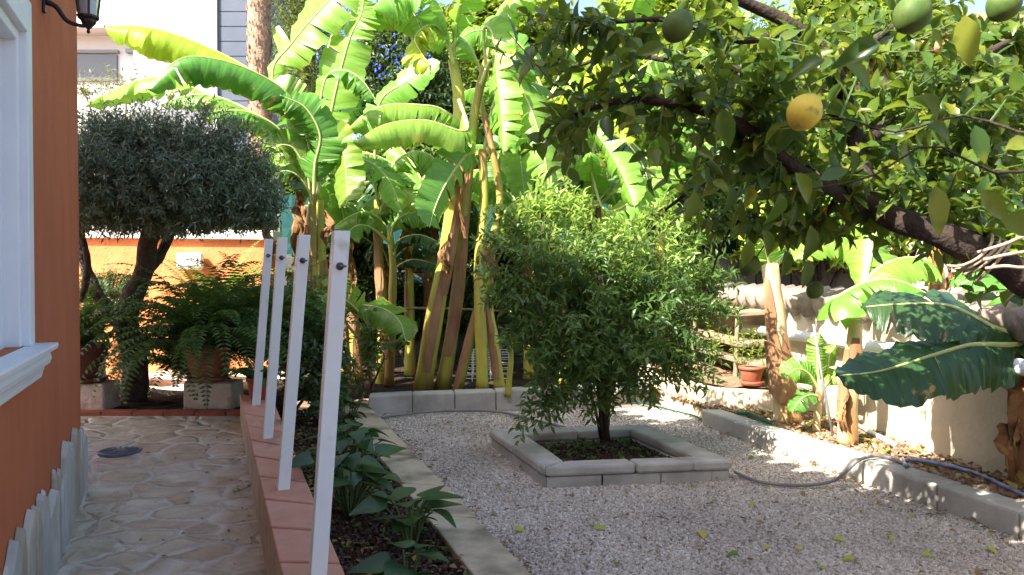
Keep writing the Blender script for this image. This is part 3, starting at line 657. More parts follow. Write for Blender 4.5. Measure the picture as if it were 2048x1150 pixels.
# planter
zt = .13
O = [G(1088, 934, zt), G(1466, 920, zt), G(1291, 848, zt), G(978, 858, zt)]; I = [G(1129, 921, zt), G(1388, 912, zt), G(1260, 858, zt), G(1051, 868, zt)]
cen = sum(O, Vector()) / 4
pl = thing('square_planter', (cen.x, cen.y, 0), 'square raised planter of grey concrete blocks around the mandarin tree', 'planter')
cuts = {0: [0, .48, .79, 1], 1: [0, .5, 1], 2: [0, .5, 1], 3: [0, .47, 1]}
for i in range(4):
    a, b, c, d = O[i], O[(i + 1) % 4], I[(i + 1) % 4], I[i]; cu = cuts[i]
    for k0, k1 in zip(cu, cu[1:]):
        q = [a.lerp(b, k0 + .003), a.lerp(b, k1 - .003), d.lerp(c, k1 - .003 if k1 < 1 else 1), d.lerp(c, k0 + (.003 if k0 else 0))]
        q = [Vector((p.x, p.y, 0)) for p in q]; ctr = sum(q, Vector()) / 4
        jj = random.uniform(-.002, .002)
        lo = [p + Vector((0, 0, .072)) for p in q]; hi = [p + Vector((random.uniform(-.003, .003), random.uniform(-.004, .004), zt + jj + random.uniform(-.002, .003))) for p in q]
        MB().hexa(lo + hi).build('coping_block', m_curb, pl, bevel=.016)
    for k0, k1 in zip([0, .3, .62, .9], [.3, .62, .9, 1.0]):
        q = [a.lerp(b, k0 + .004), a.lerp(b, k1 - .004), d.lerp(c, k1 - .004), d.lerp(c, k0 + .004)]; q = [p.lerp(cen, .02) for p in q]; q = [Vector((p.x, p.y, 0)) for p in q]
        MB().hexa([p + Vector((0, 0, -.08)) for p in q] + [p + Vector((0, 0, .069)) for p in q]).build('base_block', m_curb, pl, bevel=.006)
i2 = [p.lerp(cen, -.03) for p in I]
rs = rough_sheet('planter_soil', [i2[0][:2], i2[1][:2], i2[2][:2], i2[3][:2]], 30, 30, .055, .02, m_soil, 8)
def plreg(n): 
    u = rng.uniform(.02, .98, n); v = rng.uniform(.02, .98, n); a, b, c, d = [np.array(p)[:2] for p in I]
    return (a[None] * (1 - u)[:, None] + b[None] * u[:, None]) * (1 - v)[:, None] + (d[None] * (1 - u)[:, None] + c[None] * u[:, None]) * v[:, None]
tag(pebbles('planter_crumbs', 1500, plreg, .004, .012, m_clod, .06), 'soil crumbs inside the square planter', 'soil', kind='stuff')
# raised bed behind right
rb = thing('raised_bed', (1.6, 6.9, 0), 'low cream raised bed wall dappled with sun behind the side kerb', 'raised bed')
MB().prism([(1.22, 7.95), (1.60, 6.62), (2.34, 6.25), (2.10, 8.6), (1.3, 8.6)], -.1, .27).build('bed_wall', m_cream, rb, bevel=.01)
rough_sheet('raised_bed_soil', [(1.27, 7.9), (1.63, 6.68), (2.335, 6.35), (2.05, 8.5)], 20, 20, .29, .02, m_soil2, 6)
# drain
dc = plane_slope(240, 903, -.391, .09); dr_ = thing('drain_cover', dc, 'round grey metal drain cover set in the stone path', 'drain cover')
m_grate = M('cast_grate', (.10, .11, .13), (.16, .17, .19), .5, 30, spec=.5)
mb = MB(); mb.lathe(dc, [(.128, -.01), (.130, .006), (.120, .010), (.112, .006), (.0, .004)], 32); mb.build('rim', m_grate, dr_)
mb = MB()
for k in range(16):
    a = k * math.pi / 8; u = Vector((math.cos(a), math.sin(a), 0)); mb.box(dc + u * .08 + Vector((0, 0, .006)), u, u.cross(Vector((0, 0, 1))), .055, .012, .006)
mb.lathe(dc + Vector((0, 0, .004)), [(.04, 0), (.04, .008), (.0, .008)], 20); mb.build('grate', m_grate, dr_)

# ================================================================ RIGHT GARDEN WALL
wx = lambda y: 2.59 - .111 * (y - 4.17)
gw = thing('garden_wall', (wx(6), 6, 0), 'cream rendered garden wall with tiled coping on the right', 'wall')
MB().hexa([(wx(1), 1, -.4), (wx(1) + .18, 1, -.4), (wx(11) + .18, 11, -.4), (wx(11), 11, -.4), (wx(1), 1, .93), (wx(1) + .18, 1, .93), (wx(11) + .18, 11, .93), (wx(11), 11, .93)]).build('wall_body', m_cream, gw)
mb = MB(); y = 1.2
while y < 10.9:
    mb.tube([(wx(y) - .07, y + random.uniform(-.01, .01), .93 + random.uniform(-.008, .008)), (wx(y) + .26, y, 1.03)], [.085, .07], 10); y += .21
mb.build('coping_tiles', M('grey_tile', (.30, .24, .19), (.18, .145, .12), .9, 9, .5, 40), gw, True)
pp = MB(); pp.tube([(wx(y) - .075, y, .72 - (y - 5) * .012) for y in (3.3, 4.5, 6, 7.6)], .042, 14); pp = pp.build('drain_pipe', m_pvc, None, True, loc=(wx(5), 5, .72)); tag(pp, 'long white plastic pipe running along the cream wall', 'pipe')
# timber shelves at far end of wall
ws = thing('plank_rack', (wx(7.8) - .25, 7.8, .3), 'rack of weathered planks leaning against the far end of the cream wall', 'rack')
for z_, y0, y1 in ((.82, 7.1, 9.7), (.56, 7.0, 9.6), (.42, 6.7, 9.3)):
    MB().hexa([(wx(y0) - .32, y0, z_), (wx(y0) - .04, y0, z_ + .02), (wx(y1) - .04, y1, z_ + .02), (wx(y1) - .32, y1, z_), (wx(y0) - .32, y0, z_ + .035), (wx(y0) - .04, y0, z_ + .055), (wx(y1) - .04, y1, z_ + .055), (wx(y1) - .32, y1, z_ + .035)]).build('plank', m_wood, ws, bevel=.003)
for y in (7.2, 8.3, 9.4): MB().tube([(wx(y) - .3, y, .26), (wx(y) - .28, y, .90)], .02, 6).build('upright', m_wood, ws)
def pot(name, c, r, h, label, rim=True, mat=None, group=None, saucer=False):
    t = thing(name, c, label, 'pot', group); c = Vector(c); z0 = .03 if saucer else 0
    MB().lathe(c, [(r * .66, z0), (r * .72, z0 + .01), (r * .93, h * .8), (r * .94, h * .82), (r * 1.03, h * .83), (r * 1.03, h), (r * .93, h), (r * .90, h * .9), (.0, h * .9)], 26).build('pot_body', mat or m_terra, t, True)
    if saucer: MB().lathe(c, [(r * .8, 0), (r * .98, .035), (r * .94, .035), (r * .8, .012), (0, .012)], 26).build('saucer', mat or m_terra, t, True)
    MB().lathe(c + Vector((0, 0, h * .905)), [(r * .9, 0), (r * .5, .012), (0, .015)], 20).build('potting_soil', m_soil, t)
    return t
pot('terracotta_pot', (1.92, 6.60, .30), .10, .15, 'small sunlit terracotta pot on the raised bed beside the banana trunk', saucer=True)

# ================================================================ REAR WALLS AND BUILDINGS
ow = thing('boundary_wall', (-4, 8.7, 0), 'orange rendered boundary wall with a white cap behind the olive tree', 'wall')
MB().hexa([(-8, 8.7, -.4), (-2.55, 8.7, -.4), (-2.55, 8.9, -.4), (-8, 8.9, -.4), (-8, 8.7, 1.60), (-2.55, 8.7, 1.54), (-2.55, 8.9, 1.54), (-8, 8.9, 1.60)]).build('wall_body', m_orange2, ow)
MB().hexa([(-8, 8.64, 1.603), (-2.5, 8.64, 1.543), (-2.5, 8.96, 1.543), (-8, 8.96, 1.603), (-8, 8.64, 1.70), (-2.5, 8.64, 1.64), (-2.5, 8.96, 1.64), (-8, 8.96, 1.70)]).build('wall_cap', m_whitewall, ow, bevel=.01)
c = U(380, 522, 8.62); wl = thing('wall_light', c, 'white square wall light on the orange boundary wall', 'lamp')
mb = MB(); mb.box(c - Vector((0, 0, .09)), (1, 0, 0), (0, 1, 0), .27, .10, .18); mb.build('housing', m_white, wl, bevel=.03)
MB().box(c + Vector((0, -.052, -.05)), (1, 0, 0), (0, 1, 0), .19, .02, .10).build('lens', M('opal_lens', (.6, .64, .7), rough=.3), wl, bevel=.008)
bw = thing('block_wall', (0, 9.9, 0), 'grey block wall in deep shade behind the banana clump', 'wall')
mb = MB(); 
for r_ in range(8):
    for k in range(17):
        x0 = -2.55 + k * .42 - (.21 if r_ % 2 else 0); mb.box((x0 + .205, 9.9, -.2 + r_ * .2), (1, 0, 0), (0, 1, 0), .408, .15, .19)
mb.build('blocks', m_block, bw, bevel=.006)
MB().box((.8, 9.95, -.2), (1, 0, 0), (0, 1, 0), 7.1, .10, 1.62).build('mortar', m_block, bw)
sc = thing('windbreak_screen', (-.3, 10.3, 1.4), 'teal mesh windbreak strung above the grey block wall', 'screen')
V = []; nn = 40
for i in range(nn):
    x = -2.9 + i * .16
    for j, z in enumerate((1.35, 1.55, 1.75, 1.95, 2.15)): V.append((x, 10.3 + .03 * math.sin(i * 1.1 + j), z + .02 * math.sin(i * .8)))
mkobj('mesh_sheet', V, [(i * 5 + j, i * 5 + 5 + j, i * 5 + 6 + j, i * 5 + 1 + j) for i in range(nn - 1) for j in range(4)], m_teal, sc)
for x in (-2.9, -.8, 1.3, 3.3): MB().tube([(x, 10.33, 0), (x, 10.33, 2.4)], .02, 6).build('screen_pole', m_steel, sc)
rd = MB(); rd.tube(spline([U(690, 622, 8.6), U(850, 616, 8.6), U(1010, 622, 8.7)], 8), .013, 6); tag(rd.build('bamboo_cane', m_wood, None, True, loc=U(850, 618, 8.6)), 'horizontal cane tied across behind the banana stems', 'cane')
# wire rack
c = U(970, 738, 8.3); wr = thing('wire_crate', c - Vector((0, 0, .16)), 'white wire crate standing behind the banana trunks', 'crate')
mb = MB(); x0, x1 = c.x - .22, c.x + .24; z0, z1_ = c.z - .2, c.z + .17
for yy in (c.y, c.y + .3):
    for k in range(8): z = z0 + (z1_ - z0) * k / 7; mb.tube([(x0, yy, z), (x1, yy, z)], .0045, 5)
    for k in range(6): x = x0 + (x1 - x0) * k / 5; mb.tube([(x, yy, z0), (x, yy, z1_)], .006, 5)
for x in (x0, x1):
    for k in range(8): z = z0 + (z1_ - z0) * k / 7; mb.tube([(x, c.y, z), (x, c.y + .3, z)], .0045, 5)
mb.build('wire_grid', m_wire, wr)
c = U(828, 566, 8.8); mb = MB(); pts = [c + Vector((math.cos(a) * .085, 0, math.sin(a) * .07 - .02)) for a in np.linspace(.35, 2.9, 12)]
mb.tube(pts, .012, 8); tag(mb.build('bucket_handle', M('sky_blue_plastic', (.10, .45, .75), rough=.35), None, True, loc=c), 'curved sky blue plastic hoop in the shade behind the bananas', 'hoop')
# white apartment building
wb = thing('apartment_building', (-10, 22, 0), 'white rendered apartment building with a grey clad corner at top left', 'building')
def bx(x0, x1, y0, y1, z0, z1): return MB().hexa([(x0, y0, z0), (x1, y0, z0), (x1, y1, z0), (x0, y1, z0), (x0, y0, z1), (x1, y0, z1), (x1, y1, z1), (x0, y1, z1)])
X = lambda px, d: (px - 1024) / F * d
bx(-22, X(270, 22), 22, 30, -.5, 12).build('wall', m_whitewall, wb)
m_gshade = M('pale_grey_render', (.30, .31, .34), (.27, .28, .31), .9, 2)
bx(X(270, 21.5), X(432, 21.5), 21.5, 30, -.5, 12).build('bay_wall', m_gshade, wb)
g_w = bx(X(432, 21.3), X(512, 21.3), 21.3, 28, -.5, 10).build('grey_wall', m_grey, wb)
mb = MB()
for k in range(24): mb.box(((X(437, 21.3) + X(508, 21.3)) / 2, 21.29, .3 + k * .38), (1, 0, 0), (0, 1, 0), X(508, 21.3) - X(437, 21.3), .03, .355)
mb.build('cladding_panel', m_grey, g_w)
MB().box((X(434, 21.25), 21.25, -.5), (1, 0, 0), (0, 1, 0), .09, .12, 10.6).build('corner_trim', m_whitewall, wb)
wd = bx(X(150, 21.95), X(238, 21.95), 21.93, 22.1, EYE + X(1024 + 545 - 165, 22) , EYE + X(1024 + 545 - 113, 22)).build('window', M('window_dark', (.10, .11, .12), rough=.2, spec=.6), wb)
z0_ = EYE + X(1024 + 545 - 110, 22); bx(X(120, 21.9), X(240, 21.9), 21.88, 21.99, z0_, z0_ + .08).build('lintel', m_gshade, wd)
zb_ = EYE + X(1024 + 545 - 66, 22); bx(-16, X(262, 21.2), 21.2, 21.97, zb_ - .12, zb_).build('balcony', M('balcony_edge', (.62, .55, .55), rough=.8), wb)
zb_ = EYE + X(1024 + 545 - 110, 22); bx(X(256, 21.9), X(278, 21.9), 21.85, 21.98, zb_, zb_ + .1).build('vent', m_steel, wb)
# neighbour house at upper right
nh = thing('neighbour_house', (8, 16, 0), 'pale pink house with clay tiled roof seen through the lemon branches', 'house')
m_pink = M('pink_render', (.70, .55, .47), (.62, .47, .40), .9, 2)
bx(6.4, 15, 15, 22, -.5, 5.2).build('wall', m_pink, nh)
mb = MB(); x = 6.0
while x < 15.2: mb.tube([(x, 14.4, 5.1), (x, 18.5, 6.9)], .10, 8); x += .24
rfo = mb.build('roof', m_tile, nh, True)
for k, (a_, b_) in enumerate(((7.2, 8.4), (9.3, 10.5))):
    wn = bx(a_, b_, 14.93, 15.02, 2.6, 4.0).build('window', M('brown_shutter%d' % k, (.30, .15, .08), rough=.6), nh)
    mb = MB()
    for j in range(12): mb.box(((a_ + b_) / 2, 14.91, 2.65 + j * .11), (1, 0, 0), (0, 1, 0), b_ - a_ - .1, .03, .06)
    mb.build('slats', m_wood, wn)
bw2 = thing('rear_outbuilding', (2.6, 12, 0), 'low cream outbuilding wall lit by sun beyond the tiled coping', 'building')
bx(1.2, 4.6, 12.2, 13, -.4, 1.85).build('wall', M('pale_render', (.66, .58, .52), (.56, .48, .42), .9, 2), bw2)
mb = MB(); x = 1.1
while x < 4.7: mb.tube([(x, 12.1, 1.86), (x, 13.1, 2.1)], .07, 8); x += .16
mb.build('roof_tiles', M('old_tile', (.45, .36, .30), (.34, .26, .21), .9, 8), bw2, True)

# ================================================================ END OF PATH: edging, blocks, pots
ed = thing('brick_edging', (-2.6, 6.07, .15), 'row of red bricks edging the end of the stone path', 'edging')
x = -4.6
while x < -1.95:
    MB().box((x + .11, 6.07, .12), (1, 0, 0), (0, 1, 0), .222, .11, .062 + random.uniform(-.002, .003)).build('edging_brick', m_brick, ed, bevel=.005); x += .228
def block(cx, wd, y, lab, n=1):
    c = U(cx, 800, y); t = thing('stone_block', (c.x, y + .12, .18), lab, 'stone block', 'stone blocks carrying flower pots')
    for k in range(n):
        w_ = wd / n; x = c.x - wd / 2 + w_ * (k + .5); MB().box((x, y + .15, .165), (1, 0, 0), (0, 1, 0), w_ - .006, .28, .205).build('split_stone', m_stone_w, t, bevel=.012)
    return t
block(412, .37, 6.14, 'pair of rough cream split stones under the fern pot', 2)
block(150, .40, 6.10, 'rough cream split stone under the brown pot by the house corner', 1)
cpot = U(412, 700, 6.30); pot('terracotta_pot', (cpot.x, 6.30, .372), .165, .27, 'terracotta pot holding the big fern on cream stone blocks', saucer=True)
lpot = U(165, 700, 6.25); pot('terracotta_pot', (lpot.x, 6.25, .372), .185, .29, 'dark terracotta pot holding wispy ferns beside the house corner', saucer=True, mat=M('brown_clay', (.20, .085, .055), (.15, .06, .04), .7, 8, .2, 40))
rpot = capL(1.0).lerp(capR(1.0), .62); pot('terracotta_pot', (rpot.x - .03, rpot.y + .04, rpot.z + .001), .08, .15, 'small red plastic looking pot on the far end of the tiled low wall', mat=M('red_pot', (.36, .07, .05), rough=.5))
tb = pot('terracotta_pot', (-3.55, 7.55, .2), .2, .42, 'orange pot standing in the yard behind the olive trunk', mat=m_orange2)
pot('terracotta_pot', (-2.95, 7.9, .2), .16, .26, 'wide orange pot in the rear yard to the right of the olive trunk', mat=m_orange2)
# hoses
def hose(name, pts, r, mat, label, n=60):
    S = spline(pts, n); mb = MB(); mb.tube(S, r, 8); return tag(mb.build(name, mat, None, True, loc=S[0]), label, 'hose')
hose('garden_hose', [G(735, 820, .03), G(752, 834, .03), G(790, 831, .03), G(850, 824, .035), G(920, 821, .035), G(1000, 824, .035), G(1060, 838, .035), G(1130, 855, .03)], .011, m_hose, 'grey blue hose lying on gravel below the rear kerb')
hose('garden_hose', [G(1470, 944, .03), G(1510, 961, .03), G(1560, 969, .03), G(1620, 970, .03), G(1665, 962, .05), G(1690, 945, .10), G(1722, 918, .152), G(1765, 912, .155), G(1800, 924, .15), G(1830, 938, .13)], .0095, m_hose, 'faded hose looping from the planter over the sunlit side kerb')
hose('garden_hose', [G(1812, 932, .15), G(1808, 921, .15), G(1835, 920, .15), G(1900, 932, .15), G(1960, 950, .15), G(2048, 990, .15), G(2150, 1030, .15)], .0105, m_hoseb, 'blue and dark hose running over the dry soil along the right wall')
hose('garden_hose', [G(1268, 802, .03), G(1310, 812, .03), G(1350, 822, .03), G(1390, 832, .03), G(1412, 846, .03)], .0075, m_hoseg, 'thin green hose on gravel near the raised bed')
hose('garden_hose', [G(1475, 826, .155), G(1500, 829, .16), G(1530, 842, .16), G(1545, 846, .15)], .015, m_hoseg, 'short green hose end with a nozzle on the side kerb')
rod = MB(); rod.tube([U(1627, 648, 5.5), U(1645, 760, 5.45), U(1668, 885, 5.4)], .009, 8); rod = rod.build('metal_rod', M('galvanised', (.35, .37, .40), rough=.4, metal=.6), None, True, loc=U(1668, 885, 5.4)); tag(rod, 'thin leaning metal rod stuck in the soil between the banana trunks', 'rod')
pb = MB(); pb.tube([G(1715, 850, .15), G(1790, 890, .14)], .016, 7); tag(pb.build('plastic_pipe', m_pvc, None, True, loc=G(1715, 850, .15)), 'short pale pipe lying on the dry soil by the right wall', 'pipe')
# ================================================================ VEGETATION
# ---- mandarin tree in the planter
base = G(1208, 884, .05)
mt = thing('mandarin_tree', base, 'bushy young mandarin tree growing in the square planter', 'tree')
mb = MB(); tops = []
def U2(px, py, d): return U(px, py, d)
for (px, py, d, r) in [(1195, 640, 5.2, .022), (1225, 600, 5.4, .022), (1150, 560, 5.1, .018), (1290, 560, 5.5, .018), (1090, 520, 5.0, .014), (1370, 540, 5.4, .014), (1180, 440, 5.3, .014), (1080, 450, 5.3, .012), (1330, 640, 5.1, .013), (1060, 690, 5.1, .012), (1270, 470, 5.2, .012)]:
    e = U2(px, py, d); m_ = Vector((base.x + (e.x - base.x) * .22, base.y + (e.y - base.y) * .22, base.z + (e.z - base.z) * .48)) + Vector((random.uniform(-.02, .02), random.uniform(-.02, .02), .03)); sp_ = base + Vector((random.uniform(-.025, .025), random.uniform(-.025, .025), 0))
    mb.tube(spline([sp_, m_, e], 10), [r * (1 - .07 * i) for i in range(10)], 7); tops.append(spline([sp_, m_, e], 10))
mb.build('trunk', m_bark, mt, True)
lv = Leaves(); lv2 = Leaves(); tw = MB()
blobs = [((1075, 520, 5.2), (130, 95, .38), 150), ((1180, 540, 5.3), (150, 120, .5), 250), ((1330, 520, 5.4), (130, 90, .40), 190), ((1150, 660, 5.1), (150, 100, .48), 230), ((1320, 650, 5.2), (130, 110, .42), 200), ((1075, 620, 5.1), (100, 100, .35), 110), ((1110, 430, 5.5), (85, 60, .3), 60), ((1250, 730, 5.1), (120, 60, .4), 110), ((1100, 745, 5.0), (65, 80, .25), 70), ((1085, 820, 4.95), (32, 45, .12), 14), ((1390, 720, 5.1), (60, 60, .25), 50), ((1430, 600, 5.3), (40, 60, .2), 26), ((1290, 800, 4.9), (30, 40, .12), 12), ((1180, 810, 5.0), (24, 35, .15), 12), ((1125, 800, 5.0), (45, 40, .2), 24), ((1240, 800, 5.0), (50, 35, .2), 20)]
for (c, r, n) in blobs:
    for _ in range(int(n * .54)):
        q = inell((0, 0, 0), (1.08, 1.1, 1.1), .25); e = U2(c[0] + q.x * r[0], c[1] + q.z * r[1], c[2] + q.y * r[2])
        tp = random.choice(tops); a0 = min((tp[j] for j in range(3, 10)), key=lambda v: (v - e).length)
        a = e.lerp(a0, min(1, .26 / max(.01, (e - a0).length)))
        if c[1] < 560: a = a + Vector((0, 0, -.06))
        shoot(lv2 if c[1] + q.z * r[1] < 455 + random.uniform(-50, 50) + max(0, (c[0] + q.x * r[0] - 1150) * .25) else lv, a, e, random.randint(12, 16), .064, .022, .03, 1.0, .1, .6, tw, .0018)  # shoots above the slanting shadow line get the sunlit tone
for (px, py, d) in [(1055, 405, 5.5), (1120, 400, 5.4), (1150, 420, 5.4), (1075, 370, 5.6), (980, 430, 5.3), (1400, 430, 5.4), (1340, 400, 5.6), (1475, 560, 5.3), (1470, 640, 5.2), (965, 600, 5.1), (1090, 400, 5.5), (1135, 375, 5.6), (1165, 395, 5.5), (1010, 470, 5.3), (1440, 470, 5.5), (1000, 560, 5.1), (960, 490, 5.1), (1455, 590, 5.4), (1370, 440, 5.6), (1300, 430, 5.5), (1230, 440, 5.5), (1045, 870, 4.9), (1420, 770, 5.1), (1020, 690, 5.0)]:
    e = U2(px, py, d); a = e.lerp(U2(1190, 560, 5.3), .35)
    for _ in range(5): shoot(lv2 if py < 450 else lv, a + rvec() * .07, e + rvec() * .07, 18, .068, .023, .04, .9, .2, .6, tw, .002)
lv.build('foliage', l_mand, mt, 'lance'); lv2.build('sunlit_tone_foliage', l_mand2, mt, 'lance'); tw.build('twigs', m_twig, mt)
# weeds
def weeds(name, region, n, L, label, mat, z):
    lv = Leaves()
    for x, y in region(n):
        for k in range(random.randint(5, 10)):
            a = random.uniform(0, 6.28); l = random.uniform(.5, 1.2) * L; e = random.uniform(.2, 1.3)
            lv.add((x, y, z + random.uniform(0, .02)), (math.cos(a), math.sin(a), e), (-math.cos(a) * e, -math.sin(a) * e, 1), l, l * .4)
    return tag(lv.build(name, mat, kind='lance'), label, 'weeds', kind='stuff')
weeds('weeds', plreg, 75, .035, 'small green weeds sprouting inside the square planter', l_mid, .06)
weeds('bed_weeds', bed_region, 120, .035, 'small green seedlings in the dark planting bed', l_mid, .03)
weeds('side_weeds', side_region, 20, .04, 'small green weeds in the dry soil by the right wall', l_bright, .12)

# ---- olive tree
ob = G(268, 800, .17); ol = thing('olive_tree', ob, 'clipped olive tree with grey green crown and dark forked trunk behind the house corner', 'tree')
mb = MB(); limbs = []
def limb(pts, r0, r1): S = spline(pts, 14); mb.tube(S, [(r0 + (r1 - r0) * i / 13) * (1 + .08 * math.sin(i * 2.1)) for i in range(14)], 9); limbs.append(S)
DO = 6.55
limb([ob - Vector((0, 0, .05)), U(272, 720, DO), U(255, 660, DO), U(262, 600, DO - .05), U(290, 540, DO - .1), U(298, 470, DO - .2), U(320, 400, DO - .3)], .105, .06)
limb([U(258, 660, DO), U(215, 620, DO), U(185, 570, DO), U(165, 510, DO), U(158, 440, DO)], .062, .035)
limb([U(280, 560, DO), U(320, 510, DO), U(348, 450, DO), U(380, 390, DO)], .05, .03)
limb([U(300, 500, DO - .1), U(330, 440, DO - .3), U(420, 370, DO - .4)], .04, .02)
limb([U(165, 600, DO), U(175, 520, DO - .3), U(150, 430, DO - .4)], .03, .02)
mb.build('trunk', m_bark2, ol, True)
lv = Leaves(); tw = MB()
ob_blobs = [((200, 350, 6.0), (140, 140, .85), 1100), ((330, 365, 6.1), (165, 145, .9), 1300), ((450, 375, 6.2), (120, 115, .75), 850), ((60, 350, 6.0), (120, 130, .8), 300), ((520, 395, 6.25), (60, 80, .4), 220), ((360, 275, 6.2), (160, 70, .6), 420), ((230, 250, 6.1), (90, 55, .5), 160)]
for (c, r, n) in ob_blobs:
    for _ in range(n):
        q = inell((0, 0, 0), (1, 1, 1), .3); yy = c[1] + q.z * r[1]; yy = min(yy, 470 + random.uniform(-14, 8))
        e = U(c[0] + q.x * r[0], yy, c[2] + q.y * r[2]); ctr = U(c[0], c[1] + 40, c[2]); dv = (e - ctr).normalized()
        shoot(lv, e - dv * .2 + Vector((0, 0, -.03)), e, random.randint(14, 18), .055, .0125, .02, .9, .05, .5, tw, .0015)
for _ in range(110):
    a = random.uniform(0, 3.14); e = U(350 + 215 * math.cos(a) * random.uniform(.85, 1.06), 350 - 150 * math.sin(a) * random.uniform(.95, 1.12), 6.1 + random.uniform(-.5, .5)); s0 = e.lerp(U(340, 380, 6.1), .22); shoot(lv, s0, e, 16, .055, .011, .02, .7, .05, .5, tw, .0015)
lv.build('foliage', l_olive, ol, 'simple'); tw.build('twigs', m_bark2, ol)

# ---- ferns
def fern(name, c, n, L, label, droop=1.9, mat=None, wid=.085, e0=(.5, 1.35), az=None, pairs=30, cat='fern', stemz=0):
    t = thing(name, c, label, cat); lv = Leaves(); mb = MB()
    for k in range(n):
        a = random.uniform(*(az or (0, 6.28))); e = random.uniform(*e0); l = L * random.uniform(.65, 1.15); p = Vector(c) + Vector((math.cos(a), math.sin(a), 0)) * .03; S = []
        h = Vector((math.cos(a), math.sin(a), 0)); bd = droop * random.uniform(.6, 1.2); m = 12; tw_ = random.uniform(-.5, .5)
        for i in range(m + 1): S.append(p.copy()); p = p + (h * math.cos(e) + Vector((0, 0, math.sin(e)))) * l / m; e -= bd / m * (.4 + 1.2 * i / m); h = (Matrix.Rotation(tw_ / m, 3, 'Z') @ h)
        mb.tube(S, [.003 - .0002 * i for i in range(m + 1)], 4, False); Sf = spline(S, pairs)
        for i in range(3, pairs):
            T = (Sf[i] - Sf[i - 1]).normalized(); sd_ = T.cross(Vector((0, 0, 1))); sd_ = sd_.normalized() if sd_.length > .01 else Vector((1, 0, 0)); nn = sd_.cross(T)
            w_ = wid * math.sin(math.pi * min(1, (i / pairs) * .85 + .15)) ** .6 * random.uniform(.85, 1.1)
            for s_ in (-1, 1): lv.add(Sf[i], sd_ * s_ + T * .35 - nn * .1 + rvec() * .08, nn + rvec() * .15, w_, .019)
    mb.build('frond_stems', m_twig, t); lv.build('fronds', mat or l_fern, t, 'lance'); return t
fern('fern', (cpot.x, 6.28, .62), 130, 1.0, 'large drooping fern in the terracotta pot on the stone blocks', 2.1, e0=(.3, 1.4))
fern('fern', (cpot.x + .25, 6.8, .45), 95, 1.15, 'tall arching fern behind the big potted fern near the posts', 1.9, wid=.11, e0=(.7, 1.5), pairs=36)
fern('fern', (lpot.x + .02, 6.22, .65), 60, .62, 'wispy fern in the dark pot by the house corner', 2.0, wid=.05)
fern('fern', (cpot.x - .34, 6.85, .35), 80, .85, 'low fern sprawling beside the olive trunk', 2.2)
fern('fern', (rpot.x - .03, rpot.y + .04, rpot.z + .13), 16, .26, 'little fern in the red pot on the low wall', 2.2, wid=.04)
l_ygrass = leafmat('cycad_foliage', [(.18, .24, .04), (.26, .32, .05), (.12, .18, .03)], .35, .5)
fern('sword_fern', (-2.75, 7.55, .75), 46, .85, 'yellow green sword fern with sunlit upright fronds against the orange wall', 1.6, l_ygrass, .06, (.8, 1.5))
MB().lathe((-2.75, 7.55, .15), [(.13, 0), (.2, .5), (.21, .56), (.17, .56), (.16, .5), (0, .5)], 20).build('terracotta_pot', m_terra, None, True, loc=(-2.75, 7.55, .15)); tag(col.objects[-1], 'tall terracotta pot under the yellow green sword fern', 'pot')
blob_tree('clipped_shrub', (-3.9, 7.9, .2), [((-3.85, 7.9, 1.02), (.38, .35, .24))], 420, .035, .018, l_darkf, 'dark clipped shrub in front of the orange boundary wall', 'shrub', nl=9, trunk_r=.03, shlen=.12)
# shrubs between posts and bananas
def shrub(cx, cy, cz, r, n, L, W, mat, label, name='shrub', nl=9, kind='lance', cat='shrub'):
    return blob_tree(name, (cx, cy, .05), [((cx, cy, cz), r)], n, L, W, mat, label, cat, nl=nl, trunk_r=.012, shlen=.16, kind=kind)
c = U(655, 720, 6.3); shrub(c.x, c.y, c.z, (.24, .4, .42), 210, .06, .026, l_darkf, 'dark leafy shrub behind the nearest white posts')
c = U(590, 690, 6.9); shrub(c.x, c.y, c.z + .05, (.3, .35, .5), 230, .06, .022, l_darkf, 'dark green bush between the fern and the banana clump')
c = U(745, 690, 7.3); shrub(c.x, c.y, c.z + .02, (.14, .2, .3), 45, .07, .022, l_mid, 'sparse shrub at the left end of the rear kerb')
c = U(700, 830, 5.0)
def twiggy(base, h, n, label, L=.05):
    t = thing('twiggy_plant', base, label, 'plant'); mb = MB(); lv = Leaves(); b = Vector(base)
    for k in range(n):
        e = b + Vector((random.uniform(-.16, .16), random.uniform(-.1, .1), h * random.uniform(.6, 1))); S = spline([b, b.lerp(e, .5) + rvec() * .03, e], 8); mb.tube(S, [.006 - .0005 * i for i in range(8)], 5)
        for j in range(3, 8): 
            for _ in range(2): lv.add(S[j], rvec() + Vector((0, 0, .5)), rvec() + Vector((0, 0, 1)), L * random.uniform(.6, 1.1), L * .4)
    mb.build('stems', m_bark2, t, True); lv.build('foliage', l_mid, t, 'lance'); return t
twiggy(G(700, 880, .05), .38, 6, 'thin twiggy plant with few leaves beside the beige kerb')
twiggy(G(720, 800, .05), .35, 6, 'bare stemmed plant at the corner of the two kerbs')
